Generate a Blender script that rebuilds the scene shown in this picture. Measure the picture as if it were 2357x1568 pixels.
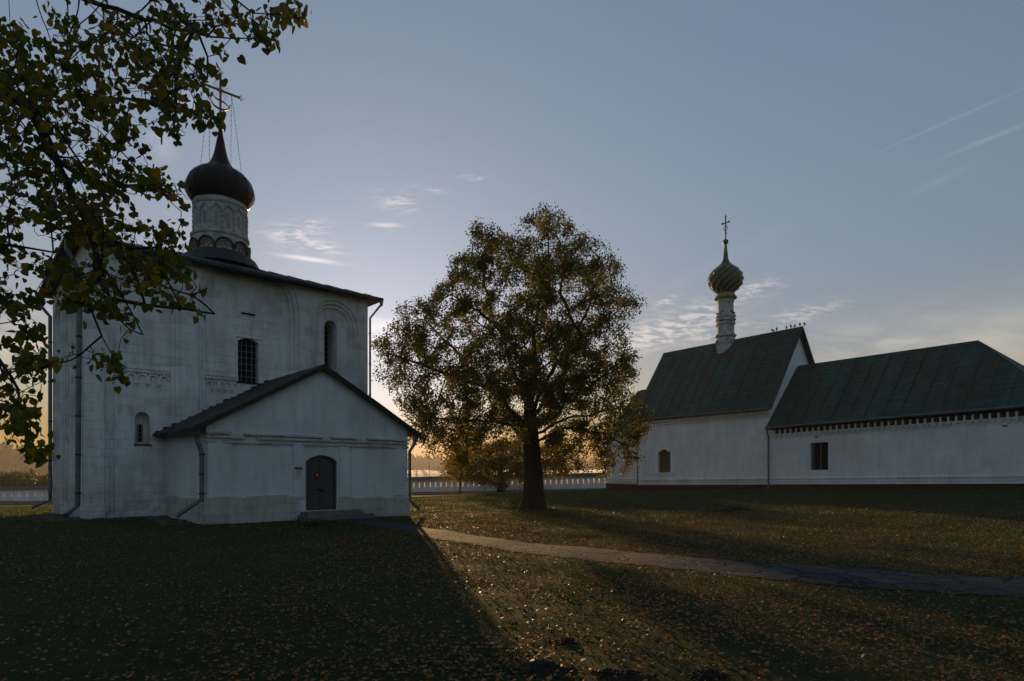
import bpy, bmesh, math, random
import numpy as np
from mathutils import Vector, Matrix, noise as mnoise
R = math.radians
PI = math.pi
random.seed(7)
rng = np.random.default_rng(11)
SC = bpy.context.scene
for o in list(bpy.data.objects):
    bpy.data.objects.remove(o)
COL = SC.collection

# ------------------------------------------------------------------ camera
EYE = 1.9
FPX, CX, HY = 1430.0, 1178.5, 1088.0          # focal length, centre and horizon in units of a 2357 wide frame
cam_d = bpy.data.cameras.new('camera')
cam = bpy.data.objects.new('camera', cam_d)
COL.objects.link(cam)
cam.location = (0, 0, EYE)
cam.rotation_euler = (R(90), 0, 0)
cam_d.sensor_width = 36
cam_d.lens = 36 * FPX / 2357
cam_d.shift_y = (HY - 784) / 2357
cam_d.clip_start = 0.05
cam_d.clip_end = 6000
SC.camera = cam

# ------------------------------------------------------------------ light
SUN_AZ = math.atan2(870 - CX, FPX)            # angle from +Y towards +X
SUN_EL = R(6.0)
sun_dir = Vector((math.sin(SUN_AZ) * math.cos(SUN_EL), math.cos(SUN_AZ) * math.cos(SUN_EL), math.sin(SUN_EL)))
sd = bpy.data.lights.new('sun', 'SUN')
sd.energy = 4.3
sd.angle = R(0.55)
sd.color = (1.0, 0.60, 0.26)
so = bpy.data.objects.new('sun', sd)
so.rotation_euler = (-sun_dir).to_track_quat('-Z', 'Y').to_euler()
so.location = (0, 0, 60)
COL.objects.link(so)

SC.view_settings.view_transform = 'Standard'
SC.view_settings.look = 'None'
SC.view_settings.gamma = 1
SC.view_settings.exposure = 0.22
SC.render.engine = 'CYCLES'
SC.cycles.use_denoising = True
SC.cycles.max_bounces = 6
SC.cycles.diffuse_bounces = 3
SC.cycles.glossy_bounces = 2
SC.cycles.transmission_bounces = 4
SC.cycles.transparent_max_bounces = 6
SC.cycles.volume_bounces = 0
SC.cycles.sample_clamp_indirect = 4

W = bpy.data.worlds.new('World')
SC.world = W
W.use_nodes = True
wt = W.node_tree
for n in list(wt.nodes):
    wt.nodes.remove(n)


def wn(kind, **kw):
    n = wt.nodes.new(kind)
    for k, v in kw.items():
        setattr(n, k, v)
    return n


def wm(op, a, b=None, c=None, clamp=False):
    n = wt.nodes.new('ShaderNodeMath')
    n.operation = op
    n.use_clamp = clamp
    for i, v in enumerate((a, b, c)):
        if v is None:
            continue
        if hasattr(v, 'links'):
            wt.links.new(v, n.inputs[i])
        else:
            n.inputs[i].default_value = v
    return n.outputs[0]


sky = wn('ShaderNodeTexSky', sky_type='NISHITA', sun_disc=False, sun_elevation=SUN_EL,
         sun_rotation=SUN_AZ, altitude=100, air_density=1.6, dust_density=2.0, ozone_density=1.0)
tcw = wn('ShaderNodeTexCoord')
sepw = wn('ShaderNodeSeparateXYZ')
wt.links.new(tcw.outputs['Generated'], sepw.inputs[0])
dx, dy, dz = sepw.outputs
dyc = wm('MAXIMUM', dy, 0.05)
ga = wm('DIVIDE', dx, dyc)
gb = wm('DIVIDE', dz, dyc)
# rippled cloud texture on a plane high above
zc = wm('ADD', wm('MAXIMUM', dz, 0.0), 0.06)
px_, py_ = wm('DIVIDE', dx, zc), wm('DIVIDE', dy, zc)


def wnoise(sx, sy, scale, detail, rough, off=0.0, dist=0.0, ax=px_, ay=py_):
    cb = wn('ShaderNodeCombineXYZ')
    wt.links.new(wm('MULTIPLY_ADD', ax, sx, off), cb.inputs[0])
    wt.links.new(wm('MULTIPLY_ADD', ay, sy, off), cb.inputs[1])
    n = wn('ShaderNodeTexNoise')
    n.inputs['Scale'].default_value = scale
    n.inputs['Detail'].default_value = detail
    n.inputs['Roughness'].default_value = rough
    n.inputs['Distortion'].default_value = dist
    wt.links.new(cb.outputs[0], n.inputs['Vector'])
    return n.outputs['Fac']


def ramp01(v, lo, hi):
    n = wn('ShaderNodeMapRange', interpolation_type='SMOOTHSTEP')
    n.inputs['From Min'].default_value = lo
    n.inputs['From Max'].default_value = hi
    wt.links.new(v, n.inputs['Value'])
    return n.outputs['Result']


fine = ramp01(wnoise(1.0, 1.0, 34, 5, 0.62, 3.1, 0.3, ga, wm('MULTIPLY', gb, 4.2)), 0.40, 0.66)
wide = ramp01(wnoise(1.0, 1.0, 9, 5, 0.55, 1.7, 0.4, ga, wm('MULTIPLY', gb, 3.4)), 0.36, 0.66)


def ell(x, y, rx, ry, deg, amt, tex):
    """cloud patch around one direction; x, y in the 2357 wide frame only to name that direction"""
    a0, b0 = (x - CX) / FPX, (HY - y) / FPX
    ca, sa = math.cos(R(deg)), math.sin(R(deg))
    da, db = wm('SUBTRACT', ga, a0), wm('SUBTRACT', gb, b0)
    p = wm('ADD', wm('MULTIPLY', da, ca / (rx / FPX)), wm('MULTIPLY', db, sa / (rx / FPX)))
    q = wm('ADD', wm('MULTIPLY', da, -sa / (ry / FPX)), wm('MULTIPLY', db, ca / (ry / FPX)))
    r2 = wm('ADD', wm('MULTIPLY', p, p), wm('MULTIPLY', q, q))
    g = wm('POWER', 2.718, wm('MULTIPLY', r2, -1.0))
    g = wm('MULTIPLY', g, amt)
    if tex is not None:
        g = wm('MULTIPLY', g, tex)
    return g


patches = [
    (1560, 745, 150, 28, 22, 1.5, fine), (1500, 775, 90, 24, 12, 0.9, fine), (1532, 694, 26, 9, 22, 1.5, fine),
    (1745, 664, 46, 15, 12, 1.2, fine), (1640, 765, 70, 26, 12, 1.0, fine), (1850, 722, 90, 17, 14, 1.2, fine),
    (2330, 810, 480, 125, 16, 0.60, None), (2250, 790, 520, 60, 15, 0.4, wide), (1950, 810, 260, 60, 14, 0.55, wide),
    (690, 527, 55, 18, 10, 1.0, fine), (700, 555, 85, 22, -12, 0.7, fine), (708, 596, 62, 5, -8, 1.1, None),
    (750, 573, 24, 6, -8, 1.0, fine), (888, 518, 32, 4.5, -2, 0.9, None), (915, 465, 46, 20, -14, 0.9, fine),
    (1088, 408, 26, 7, -4, 0.9, fine), (990, 437, 36, 7, -8, 0.8, fine), (870, 770, 60, 40, 0, 0.9, wide),
    (60, 800, 190, 80, 4, 0.6, wide), (365, 325, 40, 40, 30, 0.6, wide), (435, 235, 34, 28, 20, 0.6, wide),
    (2200, 272, 190, 3.2, 23.5, 0.30, None), (2285, 316, 110, 5.0, 22, 0.38, None), (2160, 418, 80, 9, 27, 0.16, None),
    (1660, 600, 220, 14, 27, 0.07, None),
]
tot = None
for p in patches:
    g = ell(*p)
    tot = g if tot is None else wm('ADD', tot, g)
tot = wm('MINIMUM', tot, 1.0)
fwd = ramp01(dy, 0.02, 0.2)
tot = wm('MULTIPLY', tot, fwd)
# the camera's compressed tone response, one exponent per channel
sepc = wn('ShaderNodeSeparateColor')
wt.links.new(sky.outputs[0], sepc.inputs[0])
cmb = wn('ShaderNodeCombineColor')
for k_, g_ in enumerate((0.51, 0.52, 0.71)):
    wt.links.new(wm('POWER', sepc.outputs[k_], g_), cmb.inputs[k_])
hsv = wn('ShaderNodeHueSaturation')
hsv.inputs['Saturation'].default_value = 1.0
hsv.inputs['Value'].default_value = 1.0
tnt = wn('ShaderNodeMix', data_type='RGBA', blend_type='MULTIPLY')
tnt.inputs[0].default_value = 1.0
tnt.inputs[7].default_value = (1.00, 1.34, 1.74, 1)
wt.links.new(cmb.outputs[0], tnt.inputs[6])
# pale aureole round the low sun and the warm band of air just above the horizon
dsun = wm('ADD', wm('ADD', wm('MULTIPLY', dx, sun_dir.x), wm('MULTIPLY', dy, sun_dir.y)), wm('MULTIPLY', dz, sun_dir.z))
aur = wm('POWER', 2.718, wm('MULTIPLY', wm('SUBTRACT', 1.0, dsun), -45.0))
acol = wn('ShaderNodeMix', data_type='RGBA', blend_type='ADD')
acol.inputs[0].default_value = 1.0
wt.links.new(tnt.outputs[2], acol.inputs[6])
asc = wn('ShaderNodeVectorMath', operation='SCALE')
asc.inputs[0].default_value = (0.0, 0.5, 2.0)
wt.links.new(aur, asc.inputs[3])
wt.links.new(asc.outputs[0], acol.inputs[7])
low = wn('ShaderNodeMix', data_type='RGBA', blend_type='MULTIPLY')
wt.links.new(wm('MULTIPLY', wm('SUBTRACT', 1.0, ramp01(dz, 0.025, 0.12)), ramp01(dy, -0.1, 0.6)), low.inputs[0])
wt.links.new(acol.outputs[2], low.inputs[6])
low.inputs[7].default_value = (0.88, 0.64, 0.54, 1)
low2 = wn('ShaderNodeMix', data_type='RGBA', blend_type='MULTIPLY')
wt.links.new(wm('MULTIPLY', wm('SUBTRACT', 1.0, ramp01(dz, 0.05, 0.40)), ramp01(dy, -0.1, 0.6)), low2.inputs[0])
wt.links.new(low.outputs[2], low2.inputs[6])
low2.inputs[7].default_value = (1.0, 0.91, 0.97, 1)
wt.links.new(low2.outputs[2], hsv.inputs['Color'])
mixc = wn('ShaderNodeMix', data_type='RGBA', blend_type='MIX')
wt.links.new(wm('MULTIPLY', tot, 0.95), mixc.inputs[0])
wt.links.new(hsv.outputs[0], mixc.inputs[6])
bri = wn('ShaderNodeMix', data_type='RGBA', blend_type='MULTIPLY')
bri.inputs[0].default_value = 1.0
bri.inputs[7].default_value = (2.05, 1.66, 1.42, 1)
wt.links.new(hsv.outputs[0], bri.inputs[6])
wt.links.new(bri.outputs[2], mixc.inputs[7])
bg = wn('ShaderNodeBackground')
bg.inputs['Strength'].default_value = 0.11
wt.links.new(mixc.outputs[2], bg.inputs['Color'])
wo = wn('ShaderNodeOutputWorld')
wt.links.new(bg.outputs[0], wo.inputs['Surface'])


# ------------------------------------------------------------------ helpers
def ray(xd, depth):
    return (xd - CX) / FPX * depth


def P(xd, yd, depth):
    """point seen in direction (xd, yd) at the given depth"""
    return Vector(((xd - CX) / FPX * depth, depth, EYE + (HY - yd) / FPX * depth))


class MB:
    def __init__(self):
        self.v, self.f = [], []

    def add(self, vs, fs):
        b = len(self.v)
        self.v += [tuple(p) for p in vs]
        self.f += [tuple(b + i for i in f) for f in fs]

    def quad(self, a, b, c, d):
        self.add((a, b, c, d), ((0, 1, 2, 3),))

    def box(self, x0, x1, y0, y1, z0, z1, fn=None):
        vs = [(x, y, z) for z in (z0, z1) for y in (y0, y1) for x in (x0, x1)]
        if fn:
            vs = [fn(*p) for p in vs]
        self.add(vs, ((0, 2, 3, 1), (4, 5, 7, 6), (0, 1, 5, 4), (2, 6, 7, 3), (0, 4, 6, 2), (1, 3, 7, 5)))

    def hexa(self, b, t):
        """b, t: four bottom and four top points"""
        self.add(list(b) + list(t), ((3, 2, 1, 0), (4, 5, 6, 7), (0, 1, 5, 4), (1, 2, 6, 5), (2, 3, 7, 6), (3, 0, 4, 7)))

    def tube(self, pts, rad, n=8, cap=True):
        pts = [Vector(p) for p in pts]
        rad = rad if isinstance(rad, (list, tuple)) else [rad] * len(pts)
        rings = []
        ref = None
        for i, p in enumerate(pts):
            d = (pts[min(i + 1, len(pts) - 1)] - pts[max(i - 1, 0)]).normalized()
            if ref is None:
                ref = Vector((0, 0, 1)) if abs(d.z) < 0.9 else Vector((1, 0, 0))
            s = d.cross(ref).normalized()
            t = s.cross(d).normalized()
            ref = t
            rings.append([p + (s * math.cos(2 * PI * k / n) + t * math.sin(2 * PI * k / n)) * rad[i] for k in range(n)])
        vs = [q for r in rings for q in r]
        fs = []
        for i in range(len(rings) - 1):
            for k in range(n):
                a, b = i * n + k, i * n + (k + 1) % n
                fs.append((a, b, b + n, a + n))
        if cap:
            fs.append(tuple(range(n - 1, -1, -1)))
            fs.append(tuple((len(rings) - 1) * n + k for k in range(n)))
        self.add(vs, fs)

    def lathe(self, prof, c=(0, 0), n=24, twist=0.0, a0=0.0, wob=0.0):
        vs, fs = [], []
        for i, (r, z) in enumerate(prof):
            for k in range(n):
                a = a0 + 2 * PI * k / n + twist * i
                rr = r * (1 + wob * mnoise.noise(Vector((math.cos(a) * 2, math.sin(a) * 2, z * 2.3))))
                vs.append((c[0] + rr * math.cos(a), c[1] + rr * math.sin(a), z))
        for i in range(len(prof) - 1):
            for k in range(n):
                a, b = i * n + k, i * n + (k + 1) % n
                fs.append((a, b, b + n, a + n))
        fs.append(tuple(range(n - 1, -1, -1)))
        fs.append(tuple((len(prof) - 1) * n + k for k in range(n)))
        self.add(vs, fs)

    def ball(self, c, r, n=12, m=8, sx=1, sy=1, sz=1):
        vs, fs = [], []
        for i in range(m + 1):
            t = PI * i / m
            for k in range(n):
                a = 2 * PI * k / n
                vs.append((c[0] + sx * r * math.sin(t) * math.cos(a), c[1] + sy * r * math.sin(t) * math.sin(a), c[2] + sz * r * math.cos(t)))
        for i in range(m):
            for k in range(n):
                a, b = i * n + k, i * n + (k + 1) % n
                fs.append((a, a + n, b + n, b))
        self.add(vs, fs)

    def build(self, name, mat, parent=None, smooth=False, **props):
        me = bpy.data.meshes.new(name)
        me.from_pydata(self.v, [], self.f)
        me.validate()
        if mat:
            me.materials.append(mat)
        if smooth:
            me.polygons.foreach_set('use_smooth', [True] * len(me.polygons))
        me.update()
        o = bpy.data.objects.new(name, me)
        COL.objects.link(o)
        if parent:
            o.parent = parent
        for k, v in props.items():
            o[k] = v
        return o


def empty(name, loc, rz=0.0, **props):
    o = bpy.data.objects.new(name, None)
    o.empty_display_size = 0.3
    COL.objects.link(o)
    o.location = loc
    o.rotation_euler = (0, 0, rz)
    for k, v in props.items():
        o[k] = v
    return o


def npmesh(name, verts, polys_n, nside, mat, parent=None, tint=None, **props):
    """verts (N*nside,3) one polygon of nside corners each, no sharing; tint (N,) per polygon"""
    me = bpy.data.meshes.new(name)
    nv = len(verts)
    me.vertices.add(nv)
    me.vertices.foreach_set('co', np.ascontiguousarray(verts, dtype=np.float32).ravel())
    me.loops.add(nv)
    me.loops.foreach_set('vertex_index', np.arange(nv, dtype=np.int32))
    me.polygons.add(polys_n)
    me.polygons.foreach_set('loop_start', np.arange(0, nv, nside, dtype=np.int32))
    if tint is not None:
        at = me.attributes.new('tint', 'FLOAT', 'POINT')
        at.data.foreach_set('value', np.repeat(tint, nside).astype(np.float32))
    me.materials.append(mat)
    me.update(calc_edges=True)
    o = bpy.data.objects.new(name, me)
    COL.objects.link(o)
    if parent:
        o.parent = parent
    for k, v in props.items():
        o[k] = v
    return o


# ------------------------------------------------------------------ materials
class NT:
    def __init__(self, name):
        self.m = bpy.data.materials.new(name)
        self.m.use_nodes = True
        self.t = self.m.node_tree
        self.b = self.t.nodes['Principled BSDF']
        self.out = self.t.nodes['Material Output']

    def n(self, kind, ins=None, **kw):
        n = self.t.nodes.new(kind)
        for k, v in kw.items():
            setattr(n, k, v)
        for k, v in (ins or {}).items():
            self.set(n.inputs[k], v)
        return n

    def set(self, sock, v):
        if hasattr(v, 'links'):
            self.t.links.new(v, sock)
        else:
            sock.default_value = v

    def math(self, op, a, b=0.0, c=0.0, clamp=False):
        n = self.n('ShaderNodeMath', {0: a, 1: b, 2: c}, operation=op)
        n.use_clamp = clamp
        return n.outputs[0]

    def coord(self, kind='Object'):
        return self.n('ShaderNodeTexCoord').outputs[kind]

    def noise(self, vec, scale, detail=4, rough=0.55, dist=0.0, out='Fac'):
        return self.n('ShaderNodeTexNoise', {'Vector': vec, 'Scale': scale, 'Detail': detail, 'Roughness': rough, 'Distortion': dist}).outputs[out]

    def mapr(self, v, a, b, c=0.0, d=1.0):
        return self.n('ShaderNodeMapRange', {'Value': v, 'From Min': a, 'From Max': b, 'To Min': c, 'To Max': d}).outputs[0]

    def mix(self, f, a, b, mode='MIX'):
        n = self.n('ShaderNodeMix', {0: f}, data_type='RGBA', blend_type=mode)
        self.set(n.inputs[6], a if hasattr(a, 'links') else (*a[:3], 1))
        self.set(n.inputs[7], b if hasattr(b, 'links') else (*b[:3], 1))
        return n.outputs[2]

    def bump(self, h, strength=0.5, dist=0.02):
        n = self.n('ShaderNodeBump', {'Height': h, 'Strength': strength, 'Distance': dist})
        self.t.links.new(n.outputs[0], self.b.inputs['Normal'])

    def vec(self, x, y, z=0.0):
        return self.n('ShaderNodeCombineXYZ', {0: x, 1: y, 2: z}).outputs[0]

    def sep(self, v):
        return self.n('ShaderNodeSeparateXYZ', {0: v}).outputs


def simple(name, col, rough=0.7, metal=0.0, var=0.25, scale=3.0, bump=0.15, bscale=30, spec=0.4):
    n = NT(name)
    c = n.coord()
    f = n.mapr(n.noise(c, scale, 6, 0.6), 0.3, 0.7)
    dark = tuple(x * (1 - var) for x in col)
    lite = tuple(min(1, x * (1 + var * 0.6)) for x in col)
    n.set(n.b.inputs['Base Color'], n.mix(f, dark, lite))
    n.b.inputs['Roughness'].default_value = rough
    n.b.inputs['Metallic'].default_value = metal
    n.b.inputs['Specular IOR Level'].default_value = spec
    if bump:
        n.bump(n.noise(c, bscale, 4, 0.6), bump, 0.01)
    return n.m


def whitewash(name, base, bw, bh, mortar=0.012, vary=0.12, grime=0.5, bumpd=0.02, low=3.0, squash=1.0, rough_bump=0.35, offx=0.0):
    """painted masonry: rows of blocks run along local x + y"""
    n = NT(name)
    c = n.coord()
    x, y, z = n.sep(c)
    wob = n.math('MULTIPLY', n.math('SUBTRACT', n.noise(c, 0.9, 3), 0.5), bh * 0.35)
    along = n.math('ADD', n.math('ADD', x, y), offx)
    v = n.vec(along, n.math('ADD', z, wob))
    br = n.n('ShaderNodeTexBrick', {'Vector': v, 'Scale': 1.0, 'Mortar Size': mortar, 'Mortar Smooth': 0.6, 'Bias': -0.2,
                                    'Brick Width': bw, 'Row Height': bh, 'Color1': (1, 1, 1, 1), 'Color2': (0, 0, 0, 1), 'Mortar': (0.8, 0.8, 0.8, 1)})
    br.offset = 0.5
    br.squash = squash
    tone = n.math('MULTIPLY', br.outputs['Color'], 1.0)
    big = n.noise(c, 0.45, 5, 0.6)
    mid = n.noise(c, 2.3, 6, 0.65)
    t1 = n.mapr(big, 0.3, 0.72)
    col = n.mix(t1, tuple(b * 0.85 for b in base), tuple(min(1, b * 1.06) for b in base))
    patchy = n.math('MULTIPLY', n.mapr(n.noise(c, 1.1, 2), 0.42, 0.6), n.math('SUBTRACT', 1.0, tone))
    col = n.mix(n.math('MULTIPLY', patchy, vary * 3, clamp=True), col, tuple(b * 0.62 for b in base))
    # grime: rising damp and rain streaks
    st = n.noise(n.vec(n.math('MULTIPLY', along, 1.6), n.math('MULTIPLY', z, 0.22)), 1.6, 6, 0.7)
    st = n.mapr(st, 0.46, 0.70)
    col = n.mix(n.math('MULTIPLY', st, grime * 0.6), col, (base[0] * 0.46, base[1] * 0.45, base[2] * 0.43))
    lowm = n.mapr(n.math('ADD', z, n.math('MULTIPLY', mid, 2.4)), low, low - 1.6)
    lowm = n.math('MULTIPLY', lowm, n.mapr(mid, 0.38, 0.62))
    col = n.mix(n.math('MULTIPLY', lowm, grime * 0.8), col, (base[0] * 0.5, base[1] * 0.47, base[2] * 0.42))
    flake = n.mapr(n.noise(c, 5.5, 8, 0.75), 0.66, 0.70)
    col = n.mix(n.math('MULTIPLY', flake, grime * 0.55), col, (base[0] * 0.45, base[1] * 0.40, base[2] * 0.34))
    joint = br.outputs['Fac']
    jm = n.math('MULTIPLY', joint, n.mapr(n.noise(c, 0.8, 3), 0.4, 0.6, 0.15, 1.0))
    col = n.mix(n.math('MULTIPLY', jm, 0.42), col, tuple(b * 0.45 for b in base))
    n.set(n.b.inputs['Base Color'], col)
    n.b.inputs['Roughness'].default_value = 0.92
    n.b.inputs['Specular IOR Level'].default_value = 0.15
    h = n.math('SUBTRACT', n.math('MULTIPLY', n.noise(c, 9, 8, 0.7), rough_bump), n.math('MULTIPLY', jm, 0.7))
    h = n.math('ADD', h, n.math('MULTIPLY', tone, 0.18))
    n.bump(h, 0.75, bumpd)
    return n.m


def roofmat(name, c1, c2, rust, seam, axis='x', seam_w=0.03, rough=0.45, spec=0.4, rustamt=0.6):
    n = NT(name)
    c = n.coord()
    x, y, z = n.sep(c)
    a = x if axis == 'x' else y
    cell = n.math('FLOOR', n.math('DIVIDE', a, seam))
    tone = n.n('ShaderNodeTexWhiteNoise', {'W': cell}, noise_dimensions='1D').outputs['Value']
    col = n.mix(tone, c1, c2)
    streak = n.noise(n.vec(n.math('MULTIPLY', a, 3.0), n.math('MULTIPLY', z, 0.7), y), 1.3, 6, 0.7)
    rows = n.noise(n.vec(n.math('MULTIPLY', a, 0.7), n.math('MULTIPLY', z, 7.0)), 1.0, 4, 0.7)
    rm = n.math('MULTIPLY', n.mapr(n.noise(c, 0.42, 4, 0.6), 0.40, 0.56), n.mapr(streak, 0.3, 0.62))
    col = n.mix(n.math('MULTIPLY', rm, rustamt), col, rust)
    col = n.mix(n.math('MULTIPLY', n.mapr(rows, 0.48, 0.66), 0.38), col, tuple(v * 2.3 for v in c2))
    col = n.mix(n.math('MULTIPLY', n.mapr(n.noise(c, 14, 5, 0.7), 0.5, 0.7), 0.35), col, tuple(v * 0.4 for v in c1))
    n.set(n.b.inputs['Base Color'], col)
    n.set(n.b.inputs['Roughness'], n.mapr(streak, 0.3, 0.7, rough, min(1, rough + 0.3)))
    n.b.inputs['Specular IOR Level'].default_value = spec
    n.bump(n.noise(c, 2.5, 5, 0.6), 0.4, 0.03)
    return n.m


def leafmat(name, stops, trans=0.45, rough=0.55):
    n = NT(name)
    at = n.n('ShaderNodeAttribute', attribute_name='tint')
    rp = n.n('ShaderNodeValToRGB', {'Fac': at.outputs['Fac']})
    cr = rp.color_ramp
    while len(cr.elements) < len(stops):
        cr.elements.new(0.5)
    for e, (p, c) in zip(cr.elements, stops):
        e.position = p
        e.color = (*c, 1)
    n.set(n.b.inputs['Base Color'], rp.outputs[0])
    n.b.inputs['Roughness'].default_value = rough
    n.b.inputs['Specular IOR Level'].default_value = 0.25
    tr = n.n('ShaderNodeBsdfTranslucent', {'Color': n.mix(1.0, rp.outputs[0], (1.55, 1.5, 0.8), 'MULTIPLY')})
    ms = n.n('ShaderNodeMixShader', {0: trans, 1: n.b.outputs[0], 2: tr.outputs[0]})
    n.t.links.new(ms.outputs[0], n.out.inputs['Surface'])
    return n.m


STONE = (0.82, 0.81, 0.83)
M_stone = whitewash('whitewashed_stone', STONE, 0.62, 0.36, mortar=0.012, vary=0.36, grime=0.95, bumpd=0.035, low=3.6)
M_brick = whitewash('whitewashed_brick', (0.72, 0.73, 0.77), 0.30, 0.085, mortar=0.012, vary=0.08, grime=0.6, bumpd=0.03, low=1.5, rough_bump=0.25)
M_brick2 = whitewash('white_painted_brick', (0.86, 0.87, 0.91), 0.30, 0.09, mortar=0.014, vary=0.08, grime=0.5, bumpd=0.015, low=1.2, rough_bump=0.15)
M_drum = whitewash('peeling_whitewash', (0.66, 0.67, 0.68), 0.3, 0.09, mortar=0.012, vary=0.3, grime=1.0, bumpd=0.03, low=60, rough_bump=0.5)
M_base = whitewash('rough_stone_base', (0.50, 0.49, 0.46), 0.7, 0.34, mortar=0.014, vary=0.3, grime=0.9, bumpd=0.06, low=1.6, rough_bump=0.8)
M_fence = whitewash('white_fence_plaster', (0.80, 0.80, 0.82), 0.5, 0.2, vary=0.2, grime=0.8, low=-0.2)
M_blackroof = roofmat('black_sheet_roof', (0.018, 0.020, 0.024), (0.03, 0.032, 0.038), (0.05, 0.035, 0.022), 0.7, rustamt=0.35)
M_brownroof = roofmat('old_brown_roofing', (0.028, 0.024, 0.020), (0.04, 0.035, 0.028), (0.06, 0.045, 0.03), 1.0, axis='y', rough=0.75, rustamt=0.5)
M_greenroof = roofmat('green_painted_metal', (0.016, 0.050, 0.040), (0.031, 0.080, 0.066), (0.050, 0.034, 0.020), 0.98, rough=0.6, rustamt=0.95, spec=0.25)
M_greencap = simple('green_fence_cap', (0.010, 0.045, 0.040), 0.5, var=0.3)
M_dome = simple('dark_dome_metal', (0.004, 0.008, 0.016), 0.45, metal=0.0, var=0.35, scale=1.5, bump=0.2, bscale=4, spec=0.12)
M_gold = simple('aged_gold', (0.17, 0.12, 0.05), 0.5, metal=0.5, var=0.4, scale=6)
M_pipe = simple('galvanised_pipe', (0.12, 0.15, 0.17), 0.42, metal=0.45, var=0.25, scale=4)
M_door = simple('grey_steel_door', (0.050, 0.058, 0.064), 0.5, metal=0.2, var=0.2, scale=2.0)
M_iron = simple('black_iron', (0.02, 0.02, 0.022), 0.6, metal=0.5, var=0.3)
M_frame = simple('weathered_frame', (0.16, 0.17, 0.17), 0.6, var=0.3)
M_glass = simple('dark_window_glass', (0.010, 0.012, 0.014), 0.3, var=0.5, scale=1.2, bump=0.05, bscale=1.2, spec=0.06)
M_paneglow = simple('tan_pane_glow', (0.20, 0.14, 0.08), 0.8, var=0.6, scale=7)  # warm glow in the nave window, put into the pane colour as mottled tan
M_redplinth = simple('red_oxide_plinth', (0.085, 0.020, 0.014), 0.85, var=0.35, scale=2.0, bump=0.4, bscale=14)
M_dkbrick = simple('bare_red_brick', (0.07, 0.032, 0.022), 0.9, var=0.4, scale=8)
M_soffit = simple('dark_soffit_board', (0.035, 0.030, 0.026), 0.85, var=0.4, scale=4)
M_step = simple('worn_stone_step', (0.16, 0.15, 0.14), 0.9, var=0.4, scale=3, bump=0.5, bscale=12)
M_kok = simple('dark_arch_trim', (0.03, 0.03, 0.032), 0.7, var=0.3)
M_ornament = simple('faded_ornament', (0.32, 0.20, 0.15), 0.9, var=0.8, scale=14)
M_soil = simple('dark_molehill_soil', (0.022, 0.015, 0.010), 0.95, var=0.5, scale=20, bump=1.0, bscale=30)
M_rubble = simple('grey_rubble', (0.11, 0.10, 0.09), 0.95, var=0.6, scale=5, bump=0.8, bscale=15)
M_bark = simple('dark_bark', (0.035, 0.026, 0.019), 0.95, var=0.55, scale=9, bump=1.0, bscale=18)
M_redsign = simple('dark_red_plaque', (0.16, 0.012, 0.012), 0.45, var=0.1)
M_whitesign = simple('off_white_board', (0.62, 0.64, 0.64), 0.5, var=0.06)
M_ink = simple('dark_print', (0.06, 0.07, 0.08), 0.6, var=0.1)
M_green = simple('dome_green', (0.008, 0.045, 0.030), 0.42, var=0.4, scale=5)
M_stud = simple('dome_stud_tan', (0.36, 0.30, 0.15), 0.45, metal=0.3, var=0.5, scale=9)
M_bird = simple('pigeon_feathers', (0.035, 0.037, 0.045), 0.8, var=0.3, scale=20)

M_leaf_main = leafmat('linden_leaves', [(0.0, (0.050, 0.056, 0.013)), (0.4, (0.090, 0.088, 0.018)), (0.75, (0.16, 0.115, 0.022)), (1.0, (0.23, 0.11, 0.02))], 0.5)
M_leaf_near = leafmat('near_linden_leaves', [(0.0, (0.048, 0.064, 0.012)), (0.45, (0.105, 0.105, 0.016)), (0.8, (0.26, 0.17, 0.022)), (1.0, (0.24, 0.09, 0.02))], 0.62)
M_leaf_gold = leafmat('golden_leaves', [(0.0, (0.07, 0.08, 0.016)), (0.5, (0.16, 0.125, 0.02)), (1.0, (0.25, 0.13, 0.022))], 0.48)
M_leaf_far = leafmat('far_foliage', [(0.0, (0.020, 0.030, 0.012)), (0.6, (0.04, 0.045, 0.015)), (1.0, (0.09, 0.065, 0.02))], 0.25)
M_leaf_bush = leafmat('bush_foliage', [(0.0, (0.04, 0.05, 0.02)), (0.6, (0.09, 0.085, 0.03)), (1.0, (0.17, 0.12, 0.04))], 0.35)
M_litter = leafmat('fallen_leaves', [(0.0, (0.11, 0.045, 0.020)), (0.35, (0.21, 0.080, 0.022)), (0.7, (0.31, 0.125, 0.025)), (0.94, (0.34, 0.18, 0.035)), (1.0, (0.34, 0.27, 0.18))], 0.15)
M_grass = leafmat('grass_blades', [(0.0, (0.036, 0.050, 0.013)), (0.6, (0.066, 0.086, 0.022)), (1.0, (0.12, 0.13, 0.038))], 0.35)


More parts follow.
